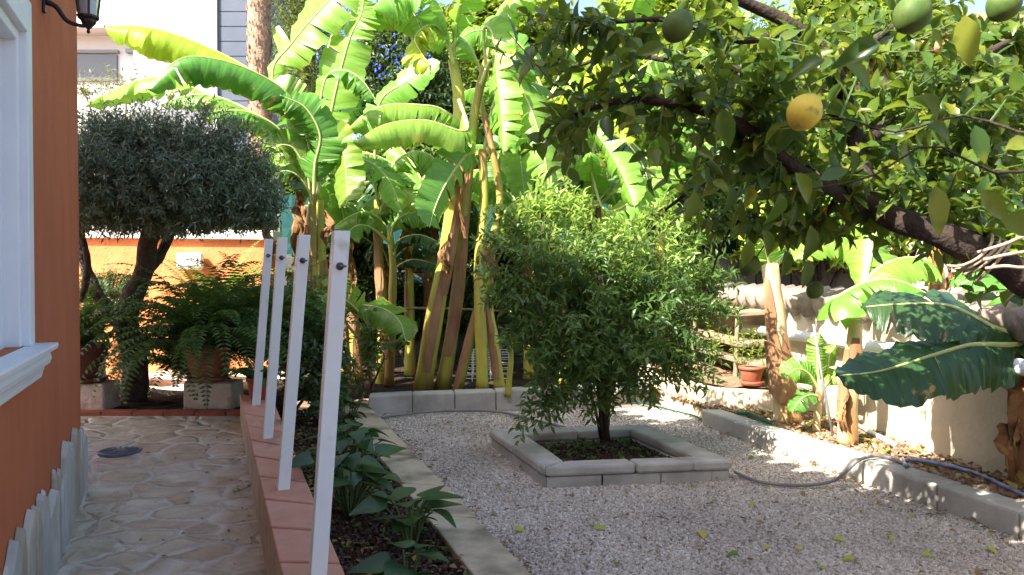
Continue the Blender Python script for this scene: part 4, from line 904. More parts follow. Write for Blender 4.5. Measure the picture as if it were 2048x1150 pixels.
# arum-like plants in the bed
def arum(px, py, h, n, L, label):
    b = G(px, py, .03); t = thing('leafy_plant', b, label, 'plant', 'broad leaved plants along the planting bed'); mb = MB(); lv = Leaves(); ri = random.uniform(0, 6)
    for k in range(n):
        a = ri + k * 2.4 + random.uniform(-.3, .3); r = random.uniform(.05, .2) * h / .3; hh = h * random.uniform(.5, 1.05); e = b + Vector((math.cos(a) * r, math.sin(a) * r, hh))
        mb.tube(spline([b + Vector((math.cos(a), math.sin(a), 0)) * .015, b.lerp(e, .6) + Vector((0, 0, hh * .15)), e], 8), [.006 - .0004 * i for i in range(8)], 5)
        l = L * random.uniform(.7, 1.25); lv.add(e, (math.cos(a), math.sin(a), random.uniform(-.5, .25)), Vector((0, 0, 1)) + rvec() * .4, l, l * .88)
    mb.build('stems', m_twig, t, True); o = lv.build('foliage', l_arum, t, 'arum'); s = o.modifiers.new('s', 'SUBSURF'); s.levels = 1; s.render_levels = 1; return t
arum(700, 1035, .34, 26, .125, 'tallest clump of broad dark leaves, beside the nearest post')
arum(822, 1098, .22, 15, .13, 'broad leaved clump overhanging the beige kerb, nearest the bottom edge')
arum(815, 1190, .16, 9, .12, 'low broad leaved clump cut off by the bottom of the photo')
arum(700, 950, .30, 24, .115, 'broad leaved clump behind the tallest one in the bed')
arum(690, 880, .27, 20, .11, 'farthest broad leaved clump in the planting bed')
arum(650, 850, .30, 22, .10, 'small broad leaved clump between the second post and the kerb')

# ---- fallen leaves on the gravel
fl = [(1027, 1058, .05), (1187, 1056, .055), (1400, 1060, .085), (1478, 1110, .05), (1600, 984, .05), (1665, 1076, .05), (1512, 1008, .04), (1590, 1096, .04), (1436, 1003, .035), (1760, 1003, .035), (1972, 1094, .055), (1842, 1108, .045), (1540, 1092, .04), (925, 858, .04), (1513, 1043, .03), (940, 905, .03), (1710, 1118, .05), (1780, 1070, .045), (1495, 912, .05), (1960, 1140, .045), (1820, 1030, .045), (1635, 1130, .04), (1300, 1030, .03)]
FLL = ['yellow fallen leaf nearest the beige kerb', 'yellow fallen leaf curled on gravel just left of the largest one', 'largest fallen leaf, yellow green, on gravel in front of the planter',
 'green fallen leaf near the bottom, below and right of the largest leaf', 'brown fallen leaf just below the loop of the hose', 'yellow fallen leaf alone in the middle of the right foreground gravel', 'olive fallen leaf between the planter corner and the hose loop',
 'golden fallen leaf in the near gravel, left of the middle right leaf', 'tiny green leaf on gravel close in front of the planter', 'brown leaf close to the sunlit kerb, below the hose crossing', 'large yellow fallen leaf in the lower right corner by the kerb',
 'olive yellow fallen leaf left of the large corner leaf', 'golden leaf near the bottom edge, right of the green one', 'dark green leaf on the far gravel close to the rear kerb', 'brown leaf in the gravel below the olive leaf by the hose',
 'tiny yellow leaf between the beige kerb and the planter', 'olive leaf at the bottom, left of the corner leaves', 'golden leaf midway between the middle right leaf and the corner', 'green leaf beside the right corner of the planter',
 'brown leaf cut by the bottom edge in the right corner', 'yellow leaf near the sunlit kerb on the right, above the corner leaf', 'olive leaf at the bottom edge below the golden leaf', 'golden leaf on gravel just below the front of the planter']
for i, (px, py, L) in enumerate(fl):
    p = G(px, py, .022); lv = Leaves(); a = random.uniform(0, 6.28); lv.add((0, 0, 0), (math.cos(a), math.sin(a), .12), (random.uniform(-.3, .3), -.35, 1), L * 1.15, L * .62)
    mm = [(.42, .45, .06), (.36, .40, .06), (.48, .40, .08), (.16, .24, .05), (.28, .16, .07)][i % 5]; mt_ = leafmat('fallen%d' % i, [mm, mm], .15, .6)
    o = lv.build('fallen_leaf', mt_, None, 'ovate'); o.location = p
    kind = ['yellow', 'olive yellow', 'golden', 'green', 'brown'][i % 5]
    tag(o, FLL[i], 'leaf', 'fallen leaves on the gravel')

# ---- banana plants -------------------------------------------------
SD = [100]
def L_(t, px, d, w_, mat, ref=(0, 0, 1), dl=55, dr=55, tears=6, pet=.1):
    SD[0] += 1
    if not hasattr(d, '__len__'): d = (d, d)
    n = len(px); pts = [U(x, y, d[0] + (d[1] - d[0]) * i / (n - 1)) for i, (x, y) in enumerate(px)]
    return banana_leaf(t, pts, w_, mat, ref, dl, dr, tears, SD[0], pet)
CAM = (-.25, -1, .35)
def banana(px, py, z, label, group='banana plants in the rear bed', d=None):
    b = U(px, py, d) if d else G(px, py, z); b.z = z
    return thing('banana_plant', b, label, 'banana plant', group), b
# plant A, behind the posts
t, b = banana(640, 800, .12, 'leftmost banana plant, its bright leaves fanning over the olive tree', d=7.3)
stem(t, [b, U(632, 640, 7.3), U(622, 520, 7.3), U(622, 440, 7.3), U(628, 380, 7.3)], .065, .035, sheaths=3, seed=1)
stem(t, [U(660, 800, 7.4), U(650, 640, 7.4), U(642, 480, 7.4), U(640, 400, 7.4)], .055, .03, m_stem, 2, seed=2, name='side_stem')
L_(t, [(625, 400), (600, 300), (560, 200), (500, 140), (400, 88), (300, 56), (202, 52)], (7.3, 6.8), .50, b_yellow, dl=68, dr=60, tears=3, pet=.34)
L_(t, [(622, 390), (618, 280), (580, 195), (520, 150), (440, 120), (360, 118), (292, 182)], (7.2, 6.4), .52, b_green, dl=62, dr=60, tears=7, pet=.22)
L_(t, [(620, 390), (590, 300), (530, 245), (430, 195), (330, 155), (250, 170), (165, 215)], (7.4, 8.2), .42, b_lime, dl=40, dr=55, tears=4, pet=.25)
L_(t, [(620, 395), (590, 300), (520, 235), (440, 195), (380, 190), (320, 210)], (7.4, 7.6), .36, b_green, dl=45, dr=55, tears=5)
L_(t, [(622, 400), (600, 330), (560, 260), (500, 225), (440, 222), (400, 235)], (7.2, 6.9), .34, b_green, dl=50, dr=50, tears=5)
L_(t, [(626, 380), (590, 270), (545, 150), (585, 85), (640, 20), (700, -40), (760, -80)], (7.3, 7.0), .55, b_lime, ref=(-.8, -1, .5), dl=5, dr=20, tears=4, pet=.3)
L_(t, [(632, 380), (650, 290), (671, 184), (699, 78), (722, 30), (728, -5)], (7.2, 7.0), .44, b_lime, ref=CAM, dl=10, dr=10, tears=5, pet=.2)
L_(t, [(636, 380), (640, 200), (665, 70), (707, 23), (769, 10), (824, 23), (850, 90)], (7.6, 7.3), .48, b_lime, dl=68, dr=66, tears=9, pet=.35)
L_(t, [(636, 390), (648, 300), (668, 272), (688, 310), (695, 384), (692, 412)], (7.1, 6.8), .34, b_lime, ref=(-.3, -1, 0), dl=8, dr=15, tears=5, pet=.2)
L_(t, [(634, 390), (636, 260), (650, 160), (684, 140), (722, 158), (752, 200)], (7.0, 6.8), .30, b_green, dl=60, dr=60, tears=7, pet=.4)
L_(t, [(624, 400), (622, 320), (600, 230), (570, 190), (560, 190)], (7.1, 6.9), .40, b_green, ref=CAM, dl=15, dr=15, tears=3, pet=.15)
L_(t, [(628, 390), (630, 330), (640, 270), (610, 215), (560, 190)], (7.0, 6.8), .42, b_green, ref=(-.2, -1, .6), dl=15, dr=25, tears=3, pet=.1)
L_(t, [(620, 410), (616, 350), (590, 300), (565, 290), (548, 300)], (7.1, 6.9), .36, b_lime, ref=CAM, dl=20, dr=10, tears=2)
L_(t, [(626, 400), (640, 340), (655, 270), (700, 225), (728, 215)], (7.4, 7.4), .42, b_green, ref=CAM, dl=15, dr=10, tears=3)
L_(t, [(624, 410), (610, 370), (585, 345), (555, 345), (530, 370)], (7.1, 6.9), .26, b_dark, dl=50, dr=50, tears=4)
dead(t, U(600, 400, 7.2), .35, .05, 3); dead(t, U(655, 420, 7.1), .3, .05, 5)
dead(t, U(540, 440, 7.0), .35, .045, 9)
# plant C (thin, left of main clump)
t, b = banana(778, 790, .12, 'slender banana plant between the nearest post and the main clump', d=7.9)
stem(t, [b, U(783, 640, 7.9), U(786, 540, 7.9), U(780, 460, 7.9)], .05, .028, seed=4, sheaths=2)
stem(t, [U(762, 800, 8.1), U(765, 640, 8.1), U(757, 500, 8.1), U(756, 400, 8.1)], .06, .04, seed=6, sheaths=3, name='side_stem')
L_(t, [(782, 490), (750, 460), (718, 450), (690, 470), (660, 500)], (7.9, 7.3), .30, b_green, dl=45, dr=50, tears=4, pet=.3)
L_(t, [(782, 480), (788, 450), (810, 430), (845, 425), (870, 445)], (7.9, 7.6), .34, b_lime, ref=CAM, dl=20, dr=20, tears=3)
L_(t, [(780, 500), (770, 450), (735, 425), (700, 432), (660, 460)], (8.0, 7.9), .34, b_green, dl=50, dr=50, tears=4)
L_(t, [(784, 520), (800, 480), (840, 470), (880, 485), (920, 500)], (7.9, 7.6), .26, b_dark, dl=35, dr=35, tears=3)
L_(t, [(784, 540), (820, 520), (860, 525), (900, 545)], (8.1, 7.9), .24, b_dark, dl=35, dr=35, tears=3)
L_(t, [(757, 410), (742, 340), (718, 317), (753, 333), (785, 372), (804, 427)], (8.0, 7.3), .32, b_lime, ref=(.3, -1, .6), dl=30, dr=30, tears=6, pet=.35)
L_(t, [(757, 420), (780, 340), (820, 305), (860, 310), (885, 345)], (8.1, 8.0), .44, b_lime, dl=68, dr=66, tears=8, pet=.2)
L_(t, [(760, 430), (775, 390), (810, 385), (845, 405), (873, 432)], (8.0, 7.5), .28, b_yellow, ref=(0, -1, 1), dl=30, dr=30, tears=4)
L_(t, [(757, 400), (750, 300), (760, 205), (810, 165), (883, 121)], (8.2, 8.0), .36, b_lime, ref=CAM, dl=15, dr=20, tears=3, pet=.3)
# small sucker with a drooping leaf
t, b = banana(744, 778, .12, 'young banana sucker with one drooping leaf behind the rear kerb', d=7.5)
stem(t, [b, U(740, 740, 7.5), U(748, 705, 7.5)], .018, .012, sheaths=0)
L_(t, [(748, 708), (690, 640), (722, 612), (769, 619), (800, 645), (812, 682)], (7.5, 7.1), .36, b_green, ref=(.1, -.9, 1), dl=30, dr=25, tears=1, pet=.3)
L_(t, [(748, 708), (770, 690), (800, 680), (812, 690)], (7.5, 7.4), .22, b_green, dl=30, dr=30, tears=1)
L_(t, [(748, 708), (728, 640), (690, 600), (650, 590), (640, 640)], (7.5, 7.0), .34, b_lime, ref=CAM, dl=20, dr=20, tears=2, pet=.3)
# main clump: one plant per trunk
def trunk_plant(label, pts, r0, r1, seed, mat=None, sh=4, side=None):
    t, b = banana(pts[0][0], pts[0][1], .12, label, d=pts[0][2]); S = [b] + [U(*p) for p in pts[1:]]
    stem(t, S, r0, r1, mat, sh, seed); return t
t = trunk_plant('thick leaning banana trunk, leftmost of the main clump', [(845, 775, 7.55), (868, 640, 7.55), (888, 530, 7.5), (905, 420, 7.5), (915, 310, 7.5), (918, 200, 7.5), (905, 120, 7.5)], .088, .045, 11, sh=2)
L_(t, [(918, 260), (912, 240), (880, 218), (847, 211), (785, 209), (735, 224), (696, 258)], (7.5, 7.0), .50, b_lime, dl=66, dr=60, tears=8, pet=.08)
L_(t, [(918, 200), (935, 250), (920, 262), (850, 241), (769, 250), (706, 287)], (7.3, 6.6), .46, b_lime, dl=64, dr=60, tears=6, pet=.1)
L_(t, [(920, 280), (950, 300), (926, 317), (894, 364), (872, 410), (859, 455)], (7.3, 6.8), .42, b_green, ref=(.7, -1, .3), dl=38, dr=10, tears=3, pet=.22)
L_(t, [(908, 130), (890, 70), (860, 50), (830, 75), (845, 110), (862, 130)], (7.4, 7.1), .38, b_yellow, dl=55, dr=55, tears=5, pet=.3)
L_(t, [(905, 120), (880, 20), (840, -20), (780, -10), (740, 20)], (7.4, 6.9), .5, b_lime, dl=60, dr=60, tears=6)
L_(t, [(908, 110), (915, 30), (940, -40), (1000, -70), (1080, -50)], (7.4, 7.0), .5, b_lime, dl=50, dr=50, tears=6)
dead(t, U(905, 300, 7.4), .5, .09, 12); dead(t, U(925, 320, 7.4), .7, .07, 13); dead(t, U(890, 470, 7.35), .35, .05, 14)
t = trunk_plant('second trunk of the main banana clump with brown dry sheaths', [(885, 775, 7.65), (905, 660, 7.65), (918, 560, 7.65), (925, 480, 7.6), (935, 360, 7.6), (950, 220, 7.6), (975, 120, 7.6)], .07, .038, 21, sh=2)
L_(t, [(972, 140), (968, 60), (985, 70), (996, 157), (1004, 235), (1008, 310)], (7.5, 7.1), .42, b_lime, ref=(-.5, -1, 0), dl=15, dr=40, tears=10, pet=.2)
L_(t, [(960, 170), (985, 120), (1027, 156), (1059, 211), (1086, 297), (1102, 400)], (7.5, 7.1), .48, b_lime, ref=(.2, -1, .3), dl=35, dr=35, tears=10, pet=.22)
L_(t, [(965, 150), (930, 80), (880, 60), (840, 40)], (7.6, 7.3), .45, b_lime, dl=45, dr=45, tears=5)
L_(t, [(972, 120), (1000, 20), (1060, -30), (1140, -20)], (7.6, 7.3), .5, b_lime, dl=50, dr=50, tears=5)
t = trunk_plant('thin yellow trunk in the middle of the main banana clump', [(915, 775, 7.5), (945, 660, 7.5), (970, 560, 7.5), (985, 480, 7.5), (1000, 400, 7.55), (985, 300, 7.6), (960, 200, 7.7)], .045, .028, 31, sh=1)
L_(t, [(975, 320), (1010, 280), (1060, 270), (1100, 310), (1120, 380)], (7.7, 7.6), .4, b_green, dl=45, dr=45, tears=7)
L_(t, [(985, 300), (960, 260), (1000, 230), (1050, 260), (1060, 330)], (7.9, 7.8), .4, b_green, dl=50, dr=50, tears=7)
dead(t, U(985, 470, 7.45), .4, .06, 33)
t = trunk_plant('bright yellow upright trunk at the right of the main banana clump', [(965, 775, 7.45), (962, 680, 7.45), (958, 590, 7.45), (960, 500, 7.5), (968, 400, 7.55), (965, 300, 7.6)], .06, .036, 41, sh=0)
L_(t, [(965, 320), (990, 200), (1040, 120), (1110, 90), (1180, 130)], (7.7, 7.5), .5, b_lime, dl=55, dr=55, tears=7)
L_(t, [(967, 340), (930, 300), (880, 330), (850, 390)], (7.8, 7.6), .36, b_green, dl=45, dr=45, tears=6)
t = trunk_plant('narrow trunk leaning right at the edge of the main banana clump', [(1000, 775, 7.5), (990, 690, 7.5), (978, 600, 7.55), (985, 500, 7.6)], .05, .03, 51, sh=3)
L_(t, [(985, 520), (1000, 440), (1040, 400), (1100, 400), (1140, 450)], (7.7, 7.6), .36, b_lime, dl=50, dr=50, tears=6)
t, b = banana(1015, 775, .12, 'small pale banana sucker with curled leaves right of the main clump', d=7.2)
stem(t, [b, U(1022, 720, 7.2), U(1022, 690, 7.2)], .03, .014, sheaths=0)
L_(t, [(1022, 700), (1018, 680), (1005, 672), (988, 690)], (7.2, 7.1), .12, b_lime, dl=40, dr=40, tears=0)
L_(t, [(1022, 700), (1028, 672), (1042, 660), (1040, 690)], (7.2, 7.0), .14, b_lime, dl=30, dr=30, tears=0)
# rope knot
kn_ = MB(); q = U(962, 540, 7.38); kn_.tube(spline([q + Vector((-.05, .02, 0)), q + Vector((-.02, -.05, .01)), q + Vector((.03, -.05, -.01)), q + Vector((.06, .0, .0))], 10), .006, 6); kn_.tube(spline([q, q + Vector((.03, -.06, .03)), q + Vector((.06, -.05, -.03)), q + Vector((.02, -.06, -.04))], 10), .005, 5)
tag(kn_.build('twine_knot', M('teal_twine', (.02, .35, .28), rough=.6), None, True, loc=q), 'teal twine knotted round a banana trunk', 'twine')
# background plants D: right of the clump
def auto_banana(px, py, d, h, n, label, mats, seed, r=.08, L=1.5, w_=.48, z=.12, az0=0, dn=2, elev=(35, 75), group='banana plants in the rear bed', bend=1.7):
    rg = random.Random(seed); b = U(px, py, d); b.z = z; t = thing('banana_plant', b, label, 'banana plant', group)
    top = b + Vector((rg.uniform(-.1, .1), rg.uniform(-.1, .1), h)); stem(t, [b, b.lerp(top, .5), top], r, r * .5, None, 3, seed)
    for k in range(n):
        auto_leaf(t, top - Vector((0, 0, .05 * (k % 4))), az0 + k * 2.4 + rg.uniform(-.3, .3), rg.uniform(*elev), L * rg.uniform(.75, 1.1), w_ * rg.uniform(.8, 1.1), mats[k % len(mats)], bend * rg.uniform(.8, 1.2), seed * 50 + k, rg.randint(3, 9), rg.uniform(25, 55), rg.uniform(25, 55))
    for k in range(dn): dead(t, top + Vector((rg.uniform(-.06, .06), -.08, -.02)), rg.uniform(.4, .8), .07, seed + k)
    return t
t = auto_banana(1185, 700, 8.4, 1.75, 6, 'banana plant with shaggy brown dead leaves behind the mandarin tree', [b_lime, b_green], 61, .1, 1.3, dn=4)
L_(t, [(1170, 330), (1165, 260), (1179, 250), (1218, 301), (1250, 360), (1271, 418)], (8.0, 7.4), .40, b_lime, ref=(-.6, -1, .3), dl=20, dr=55, tears=8, pet=.15)
L_(t, [(1180, 330), (1200, 270), (1245, 280), (1280, 320), (1300, 370)], (8.2, 7.9), .40, b_dark, ref=(0, -.4, 1), dl=45, dr=45, tears=8, pet=.15)
L_(t, [(1180, 340), (1210, 420), (1270, 400), (1320, 360), (1375, 342)], (8.1, 7.6), .40, b_lime, ref=(-.2, -1, .6), dl=25, dr=25, tears=2, pet=.2)
auto_banana(1090, 700, 9.0, 2.6, 8, 'tall banana plant rising behind the middle of the clump', [b_lime, b_green, b_yellow], 62, .09, 1.5)
HL = thing('banana_plant', U(1080, 700, 8.6), 'banana plant with many leaves hanging straight down left of the shaggy one', 'banana plant', 'banana plants in the rear bed')
hb = U(1080, 700, 8.6); HL.location = (hb.x, hb.y, .12); stem(HL, [Vector((hb.x, hb.y, .12)), U(1085, 500, 8.6), U(1090, 300, 8.6), U(1095, 190, 8.6)], .08, .045, None, 2, 97)
for k, (pts, m_) in enumerate([([(1095, 210), (1060, 150), (1035, 190), (1040, 300), (1052, 420)], b_lime), ([(1095, 210), (1130, 150), (1150, 210), (1155, 300), (1165, 390)], b_lime), ([(1095, 230), (1110, 220), (1130, 290), (1135, 370), (1130, 440)], b_green), ([(1095, 200), (1150, 110), (1215, 130), (1240, 210), (1250, 300)], b_yellow), ([(1095, 230), (1060, 240), (1010, 280), (990, 350), (985, 420)], b_green), ([(1095, 200), (1040, 90), (960, 60), (900, 90)], b_lime)]):
    L_(HL, pts, (8.6, 8.0 + .1 * k), .42, m_, ref=(.3 * (-1) ** k, -1, .4), dl=25, dr=30, tears=9, pet=.2)
dead(HL, U(1090, 290, 8.5), .6, .08, 98); dead(HL, U(1105, 330, 8.5), .5, .07, 99)
auto_banana(1230, 700, 9.3, 3.0, 9, 'tallest banana plant with leaves up to the sky behind the lemon branches', [b_lime, b_yellow, b_lime], 63, .1, 1.6)
auto_banana(860, 700, 9.2, 1.9, 7, 'banana plant in shade at the back of the main clump', [b_green, b_lime], 64, .08, 1.3)
auto_banana(690, 720, 9.0, 1.5, 7, 'short banana plant deep behind the second post', [b_green, b_dark], 65, .07, 1.1)
auto_banana(1330, 680, 9.6, 2.2, 8, 'banana plant behind the right shoulder of the mandarin tree', [b_lime, b_green], 66, .09, 1.4)
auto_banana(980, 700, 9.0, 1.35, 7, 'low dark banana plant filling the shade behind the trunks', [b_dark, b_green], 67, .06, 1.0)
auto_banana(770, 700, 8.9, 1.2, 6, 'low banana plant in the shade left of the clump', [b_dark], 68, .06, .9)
auto_banana(715, 720, 8.3, 1.45, 7, 'leafy banana plant filling the gap right of the leftmost one', [b_green, b_lime], 91, .06, 1.0, .4)
auto_banana(1060, 700, 8.4, 1.5, 7, 'leafy banana plant between the main clump and the shaggy one', [b_green, b_lime, b_dark], 92, .07, 1.1, .42)
auto_banana(590, 720, 8.2, 1.9, 6, 'banana plant half hidden behind the olive crown and the leftmost banana', [b_green, b_lime], 93, .06, 1.1, .42)
auto_banana(820, 720, 8.7, 1.7, 8, 'full leafed banana plant behind the thick leaning trunk', [b_green, b_dark, b_lime], 94, .06, 1.1, .42)
auto_banana(1130, 720, 8.0, 1.2, 6, 'low banana plant just behind the top shoots of the mandarin tree', [b_green, b_lime], 95, .06, 1.0, .4)
# right side plants
G2 = 'banana plants beside the right wall'
t, b = banana(1575, 860, .12, 'stout mottled banana trunk lit by the sun beside the side kerb', G2, d=5.95)
stem(t, [b, U(1566, 770, 5.95), U(1556, 690, 5.95), U(1548, 600, 5.95), U(1540, 530, 6.0)], .095, .058, m_stem2, 5, 71)
L_(t, [(1540, 545), (1535, 515), (1528, 490), (1512, 470), (1490, 455)], (6.0, 5.8), .32, b_lime, ref=CAM, dl=15, dr=15, tears=4)
L_(t, [(1542, 545), (1530, 500), (1538, 450), (1550, 400), (1560, 340)], (6.0, 6.2), .40, b_yellow, ref=CAM, dl=15, dr=15, tears=4)
L_(t, [(1545, 540), (1580, 500), (1640, 470), (1700, 480), (1740, 520)], (6.0, 6.0), .40, b_lime, dl=45, dr=45, tears=6)
L_(t, [(1545, 540), (1560, 460), (1610, 400), (1680, 390), (1740, 420)], (6.1, 6.3), .42, b_lime, dl=45, dr=45, tears=6)
dead(t, U(1570, 640, 5.9), .5, .05, 73)
t, b = banana(1695, 893, .12, 'pale cut banana trunk under the big dark leaves', G2, d=5.2)
stem(t, [b, U(1698, 800, 5.2), U(1706, 720, 5.2), U(1712, 640, 5.2)], .062, .045, m_stem2, 4, 75)
L_(t, [(1712, 650), (1735, 560), (1790, 520), (1850, 520), (1890, 560)], (5.3, 5.5), .42, b_lime, dl=45, dr=50, tears=6)
L_(t, [(1712, 640), (1690, 600), (1682, 590), (1740, 562), (1800, 562), (1860, 590)], (5.3, 5.0), .42, b_lime, dl=62, dr=60, tears=4, pet=.2)
L_(t, [(1714, 640), (1740, 520), (1760, 440), (1800, 420), (1840, 470)], (5.4, 5.8), .42, b_lime, ref=CAM, dl=30, dr=30, tears=6)
dead(t, U(1690, 760, 5.15), .4, .045, 76)
t, b = banana(1632, 868, .12, 'young banana plant with pale upright leaves between two trunks', G2, d=5.6)
stem(t, [b, U(1638, 800, 5.6), U(1640, 760, 5.6)], .028, .02, m_stem2, 1, 77)
L_(t, [(1640, 775), (1636, 740), (1634, 700), (1640, 665)], (5.6, 5.6), .17, b_lime, ref=CAM, dl=20, dr=25, tears=0, pet=.05)
L_(t, [(1640, 785), (1620, 750), (1595, 738), (1565, 755)], (5.6, 5.5), .20, b_lime, ref=(0, -1, .8), dl=30, dr=20, tears=1)
L_(t, [(1642, 785), (1665, 755), (1690, 750), (1715, 770)], (5.6, 5.5), .2, b_lime, ref=(0, -.8, 1), dl=30, dr=25, tears=1)
L_(t, [(1640, 795), (1620, 790), (1600, 800), (1585, 825)], (5.6, 5.4), .16, b_green, ref=(0, -.8, 1), dl=25, dr=25, tears=1)
L_(t, [(1642, 790), (1655, 740), (1660, 710), (1672, 690)], (5.7, 5.7), .16, b_lime, ref=CAM, dl=25, dr=25, tears=0)
t, b = banana(2040, 985, .12, 'shaded banana plant at the right edge reaching out big dark leaves', G2, d=4.2)
stem(t, [b, U(2042, 860, 4.2), U(2036, 760, 4.2), U(2050, 640, 4.25)], .055, .04, m_stem, 5, 81)
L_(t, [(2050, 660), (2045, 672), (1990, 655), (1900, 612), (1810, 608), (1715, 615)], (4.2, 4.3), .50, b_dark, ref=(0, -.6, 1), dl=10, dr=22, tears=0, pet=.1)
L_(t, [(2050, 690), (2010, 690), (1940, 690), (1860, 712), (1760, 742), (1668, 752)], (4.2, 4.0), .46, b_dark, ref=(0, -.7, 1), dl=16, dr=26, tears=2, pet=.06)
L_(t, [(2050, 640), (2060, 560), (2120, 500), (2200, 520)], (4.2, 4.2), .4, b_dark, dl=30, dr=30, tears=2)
L_(t, [(2050, 640), (2010, 570), (1960, 540), (1900, 560)], (4.3, 4.9), .36, b_green, dl=40, dr=40, tears=4)
dead(t, U(2030, 780, 4.15), .5, .06, 82); dead(t, U(2045, 700, 4.15), .6, .06, 83); dead(t, U(2020, 850, 4.2), .25, .07, 84)
auto_banana(1880, 800, 6.3, 1.5, 6, 'banana plant behind the wall coping under the lemon canopy', [b_green, b_dark], 85, .07, 1.1, .4, 0, 1.0, group=G2)
c = (wx(7) + .5)
# raised bed weeds / plants
for i, (px, py, d) in enumerate([(1480, 760, 6.9), (1505, 760, 7.0), (1420, 760, 7.4), (1535, 700, 6.6)]):
    b = U(px, py, d); b.z = .29; lv = Leaves(); t = thing('seedling', b, ['thin sunlit seedling nearest the planks on the raised bed', 'taller thin seedling beside the mottled banana trunk', 'leafy seedling at the far left of the raised bed', 'seedling in the terracotta pot on the raised bed'][i], 'plant'); mb = MB()
    for k in range(5): e = b + Vector((random.uniform(-.12, .12), random.uniform(-.1, .1), random.uniform(.25, .5))); shoot(lv, b, e, 14, .06, .018, .02, .9, .3, .5); mb.tube([b, b.lerp(e, .5), e], [.004, .003, .002], 4)
    mb.build('stems', m_twig, t); lv.build('foliage', l_bright, t)

# ---- lemon tree (foreground, upper right)
lb = Vector((2.75, 2.7, .1)); lt = thing('lemon_tree', lb, 'old lemon tree reaching in from the right with yellow and green fruit', 'tree')
mb = MB(); LS = []
def lim(pts, r0, r1, n=16): S = spline([U(*p) for p in pts], n); mb.tube(S, [(r0 + (r1 - r0) * i / (n - 1)) * (1 + .10 * math.sin(i * 1.7) + .05 * math.sin(i * 4.1)) for i in range(n)], 9); LS.append((S, r0)); return S
S0 = [lb, Vector((2.6, 2.75, .7))]
mb.tube(spline(S0 + [U(2350, 720, 2.85)], 10), [.10 - .003 * i for i in range(10)], 10)
lim([(2350, 720, 2.85), (2180, 630, 2.8), (2048, 556, 2.8), (1960, 505, 2.8), (1860, 462, 2.8), (1775, 432, 2.85), (1730, 400, 2.9)], .068, .036)
lim([(1735, 402, 2.9), (1722, 330, 2.95), (1700, 240, 3.0), (1670, 140, 3.0), (1600, 60, 3.0), (1500, 10, 3.0), (1400, -30, 2.9)], .036, .018)
lim([(1735, 410, 2.9), (1680, 385, 2.8), (1600, 345, 2.75), (1500, 260, 2.7), (1380, 215, 2.7), (1250, 200, 2.8), (1150, 230, 2.9)], .032, .008)
lim([(1680, 385, 2.85), (1600, 325, 3.1), (1480, 345, 3.3), (1400, 370, 3.4), (1330, 420, 3.5)], .024, .006)
lim([(1700, 240, 3.0), (1600, 190, 3.1), (1480, 140, 3.2), (1380, 130, 3.3), (1240, 110, 3.4), (1100, 150, 3.5)], .022, .006)
lim([(1670, 140, 3.0), (1750, 80, 3.2), (1850, 10, 3.4)], .02, .008)
lim([(1600, 60, 3.0), (1480, 80, 2.9), (1340, 40, 2.8), (1230, 45, 2.8)], .018, .006)
lim([(1722, 300, 2.95), (1820, 200, 3.2), (1950, 120, 3.4), (2060, 60, 3.5)], .024, .012)
lim([(1860, 462, 2.8), (1900, 380, 3.1), (1960, 280, 3.3), (2060, 200, 3.4)], .024, .012)
lim([(1680, 385, 2.85), (1640, 440, 3.0), (1570, 450, 3.1), (1480, 440, 3.2), (1440, 500, 3.2), (1425, 545, 3.2)], .012, .003)
lim([(2300, 400, 2.5), (2120, 340, 2.4), (1990, 345, 2.3), (1860, 290, 2.3), (1750, 350, 2.3), (1640, 375, 2.3), (1550, 385, 2.35)], .005, .002)
lim([(2300, 190, 2.6), (2100, 270, 2.4), (1930, 232, 2.5), (1790, 264, 2.35), (1680, 236, 2.45), (1560, 256, 2.45)], .0045, .002)
mb.build('branches', m_bark, lt, True)
lv = Leaves(); tw = MB()
allp = [p for S, r in LS for p in S]
def lshoot(e, n=9, L=.10, W=.052, ln=.32):
    a0 = min(allp, key=lambda v: (v - e).length + random.uniform(0, .15)); v = e - a0; a = a0 if v.length < ln * 1.6 else e - v.normalized() * ln
    shoot(lv, a, e, n, L, W, -.01, .9, .15, .55, tw, .0028)
reg = [((1750, 200), (330, 210), (2.6, 3.9), 215), ((1950, 420), (150, 180), (2.7, 4.2), 120), ((1450, 140), (320, 160), (2.5, 3.4), 105), ((1150, 100), (170, 110), (2.6, 3.3), 40), ((1500, 380), (180, 120), (2.6, 3.5), 60), ((1700, 420), (150, 100), (2.8, 3.8), 85), ((1250, 280), (220, 100), (2.5, 3.2), 20), ((2100, 200), (200, 260), (2.5, 4.0), 50), ((1960, 120), (120, 130), (2.8, 3.8), 80), ((2200, 480), (140, 120), (2.4, 3.2), 18)]
for (c, r, d, n) in reg:
    for _ in range(int(n * .8)):
        q = inell((0, 0, 0), (1, 1, 1)); e = U(c[0] + q.x * r[0], c[1] + q.z * r[1], random.uniform(*d))
        if (e - U(1608, 224, 2.4)).length > .2: lshoot(e, random.randint(7, 10), random.choice([.06, .075, .09]), random.choice([.034, .042, .05]))
# crown above the frame
for _ in range(50):
    e = Vector((random.uniform(-.1, 3.6), random.uniform(1.7, 4.6), 0)); e.z = EYE + random.uniform(.36, .85) * e.y * .9 + random.uniform(.1, .5)
    if e.z > 3.4 or e.x < 1.3: continue
    lshoot(e, 9, .095, .052)
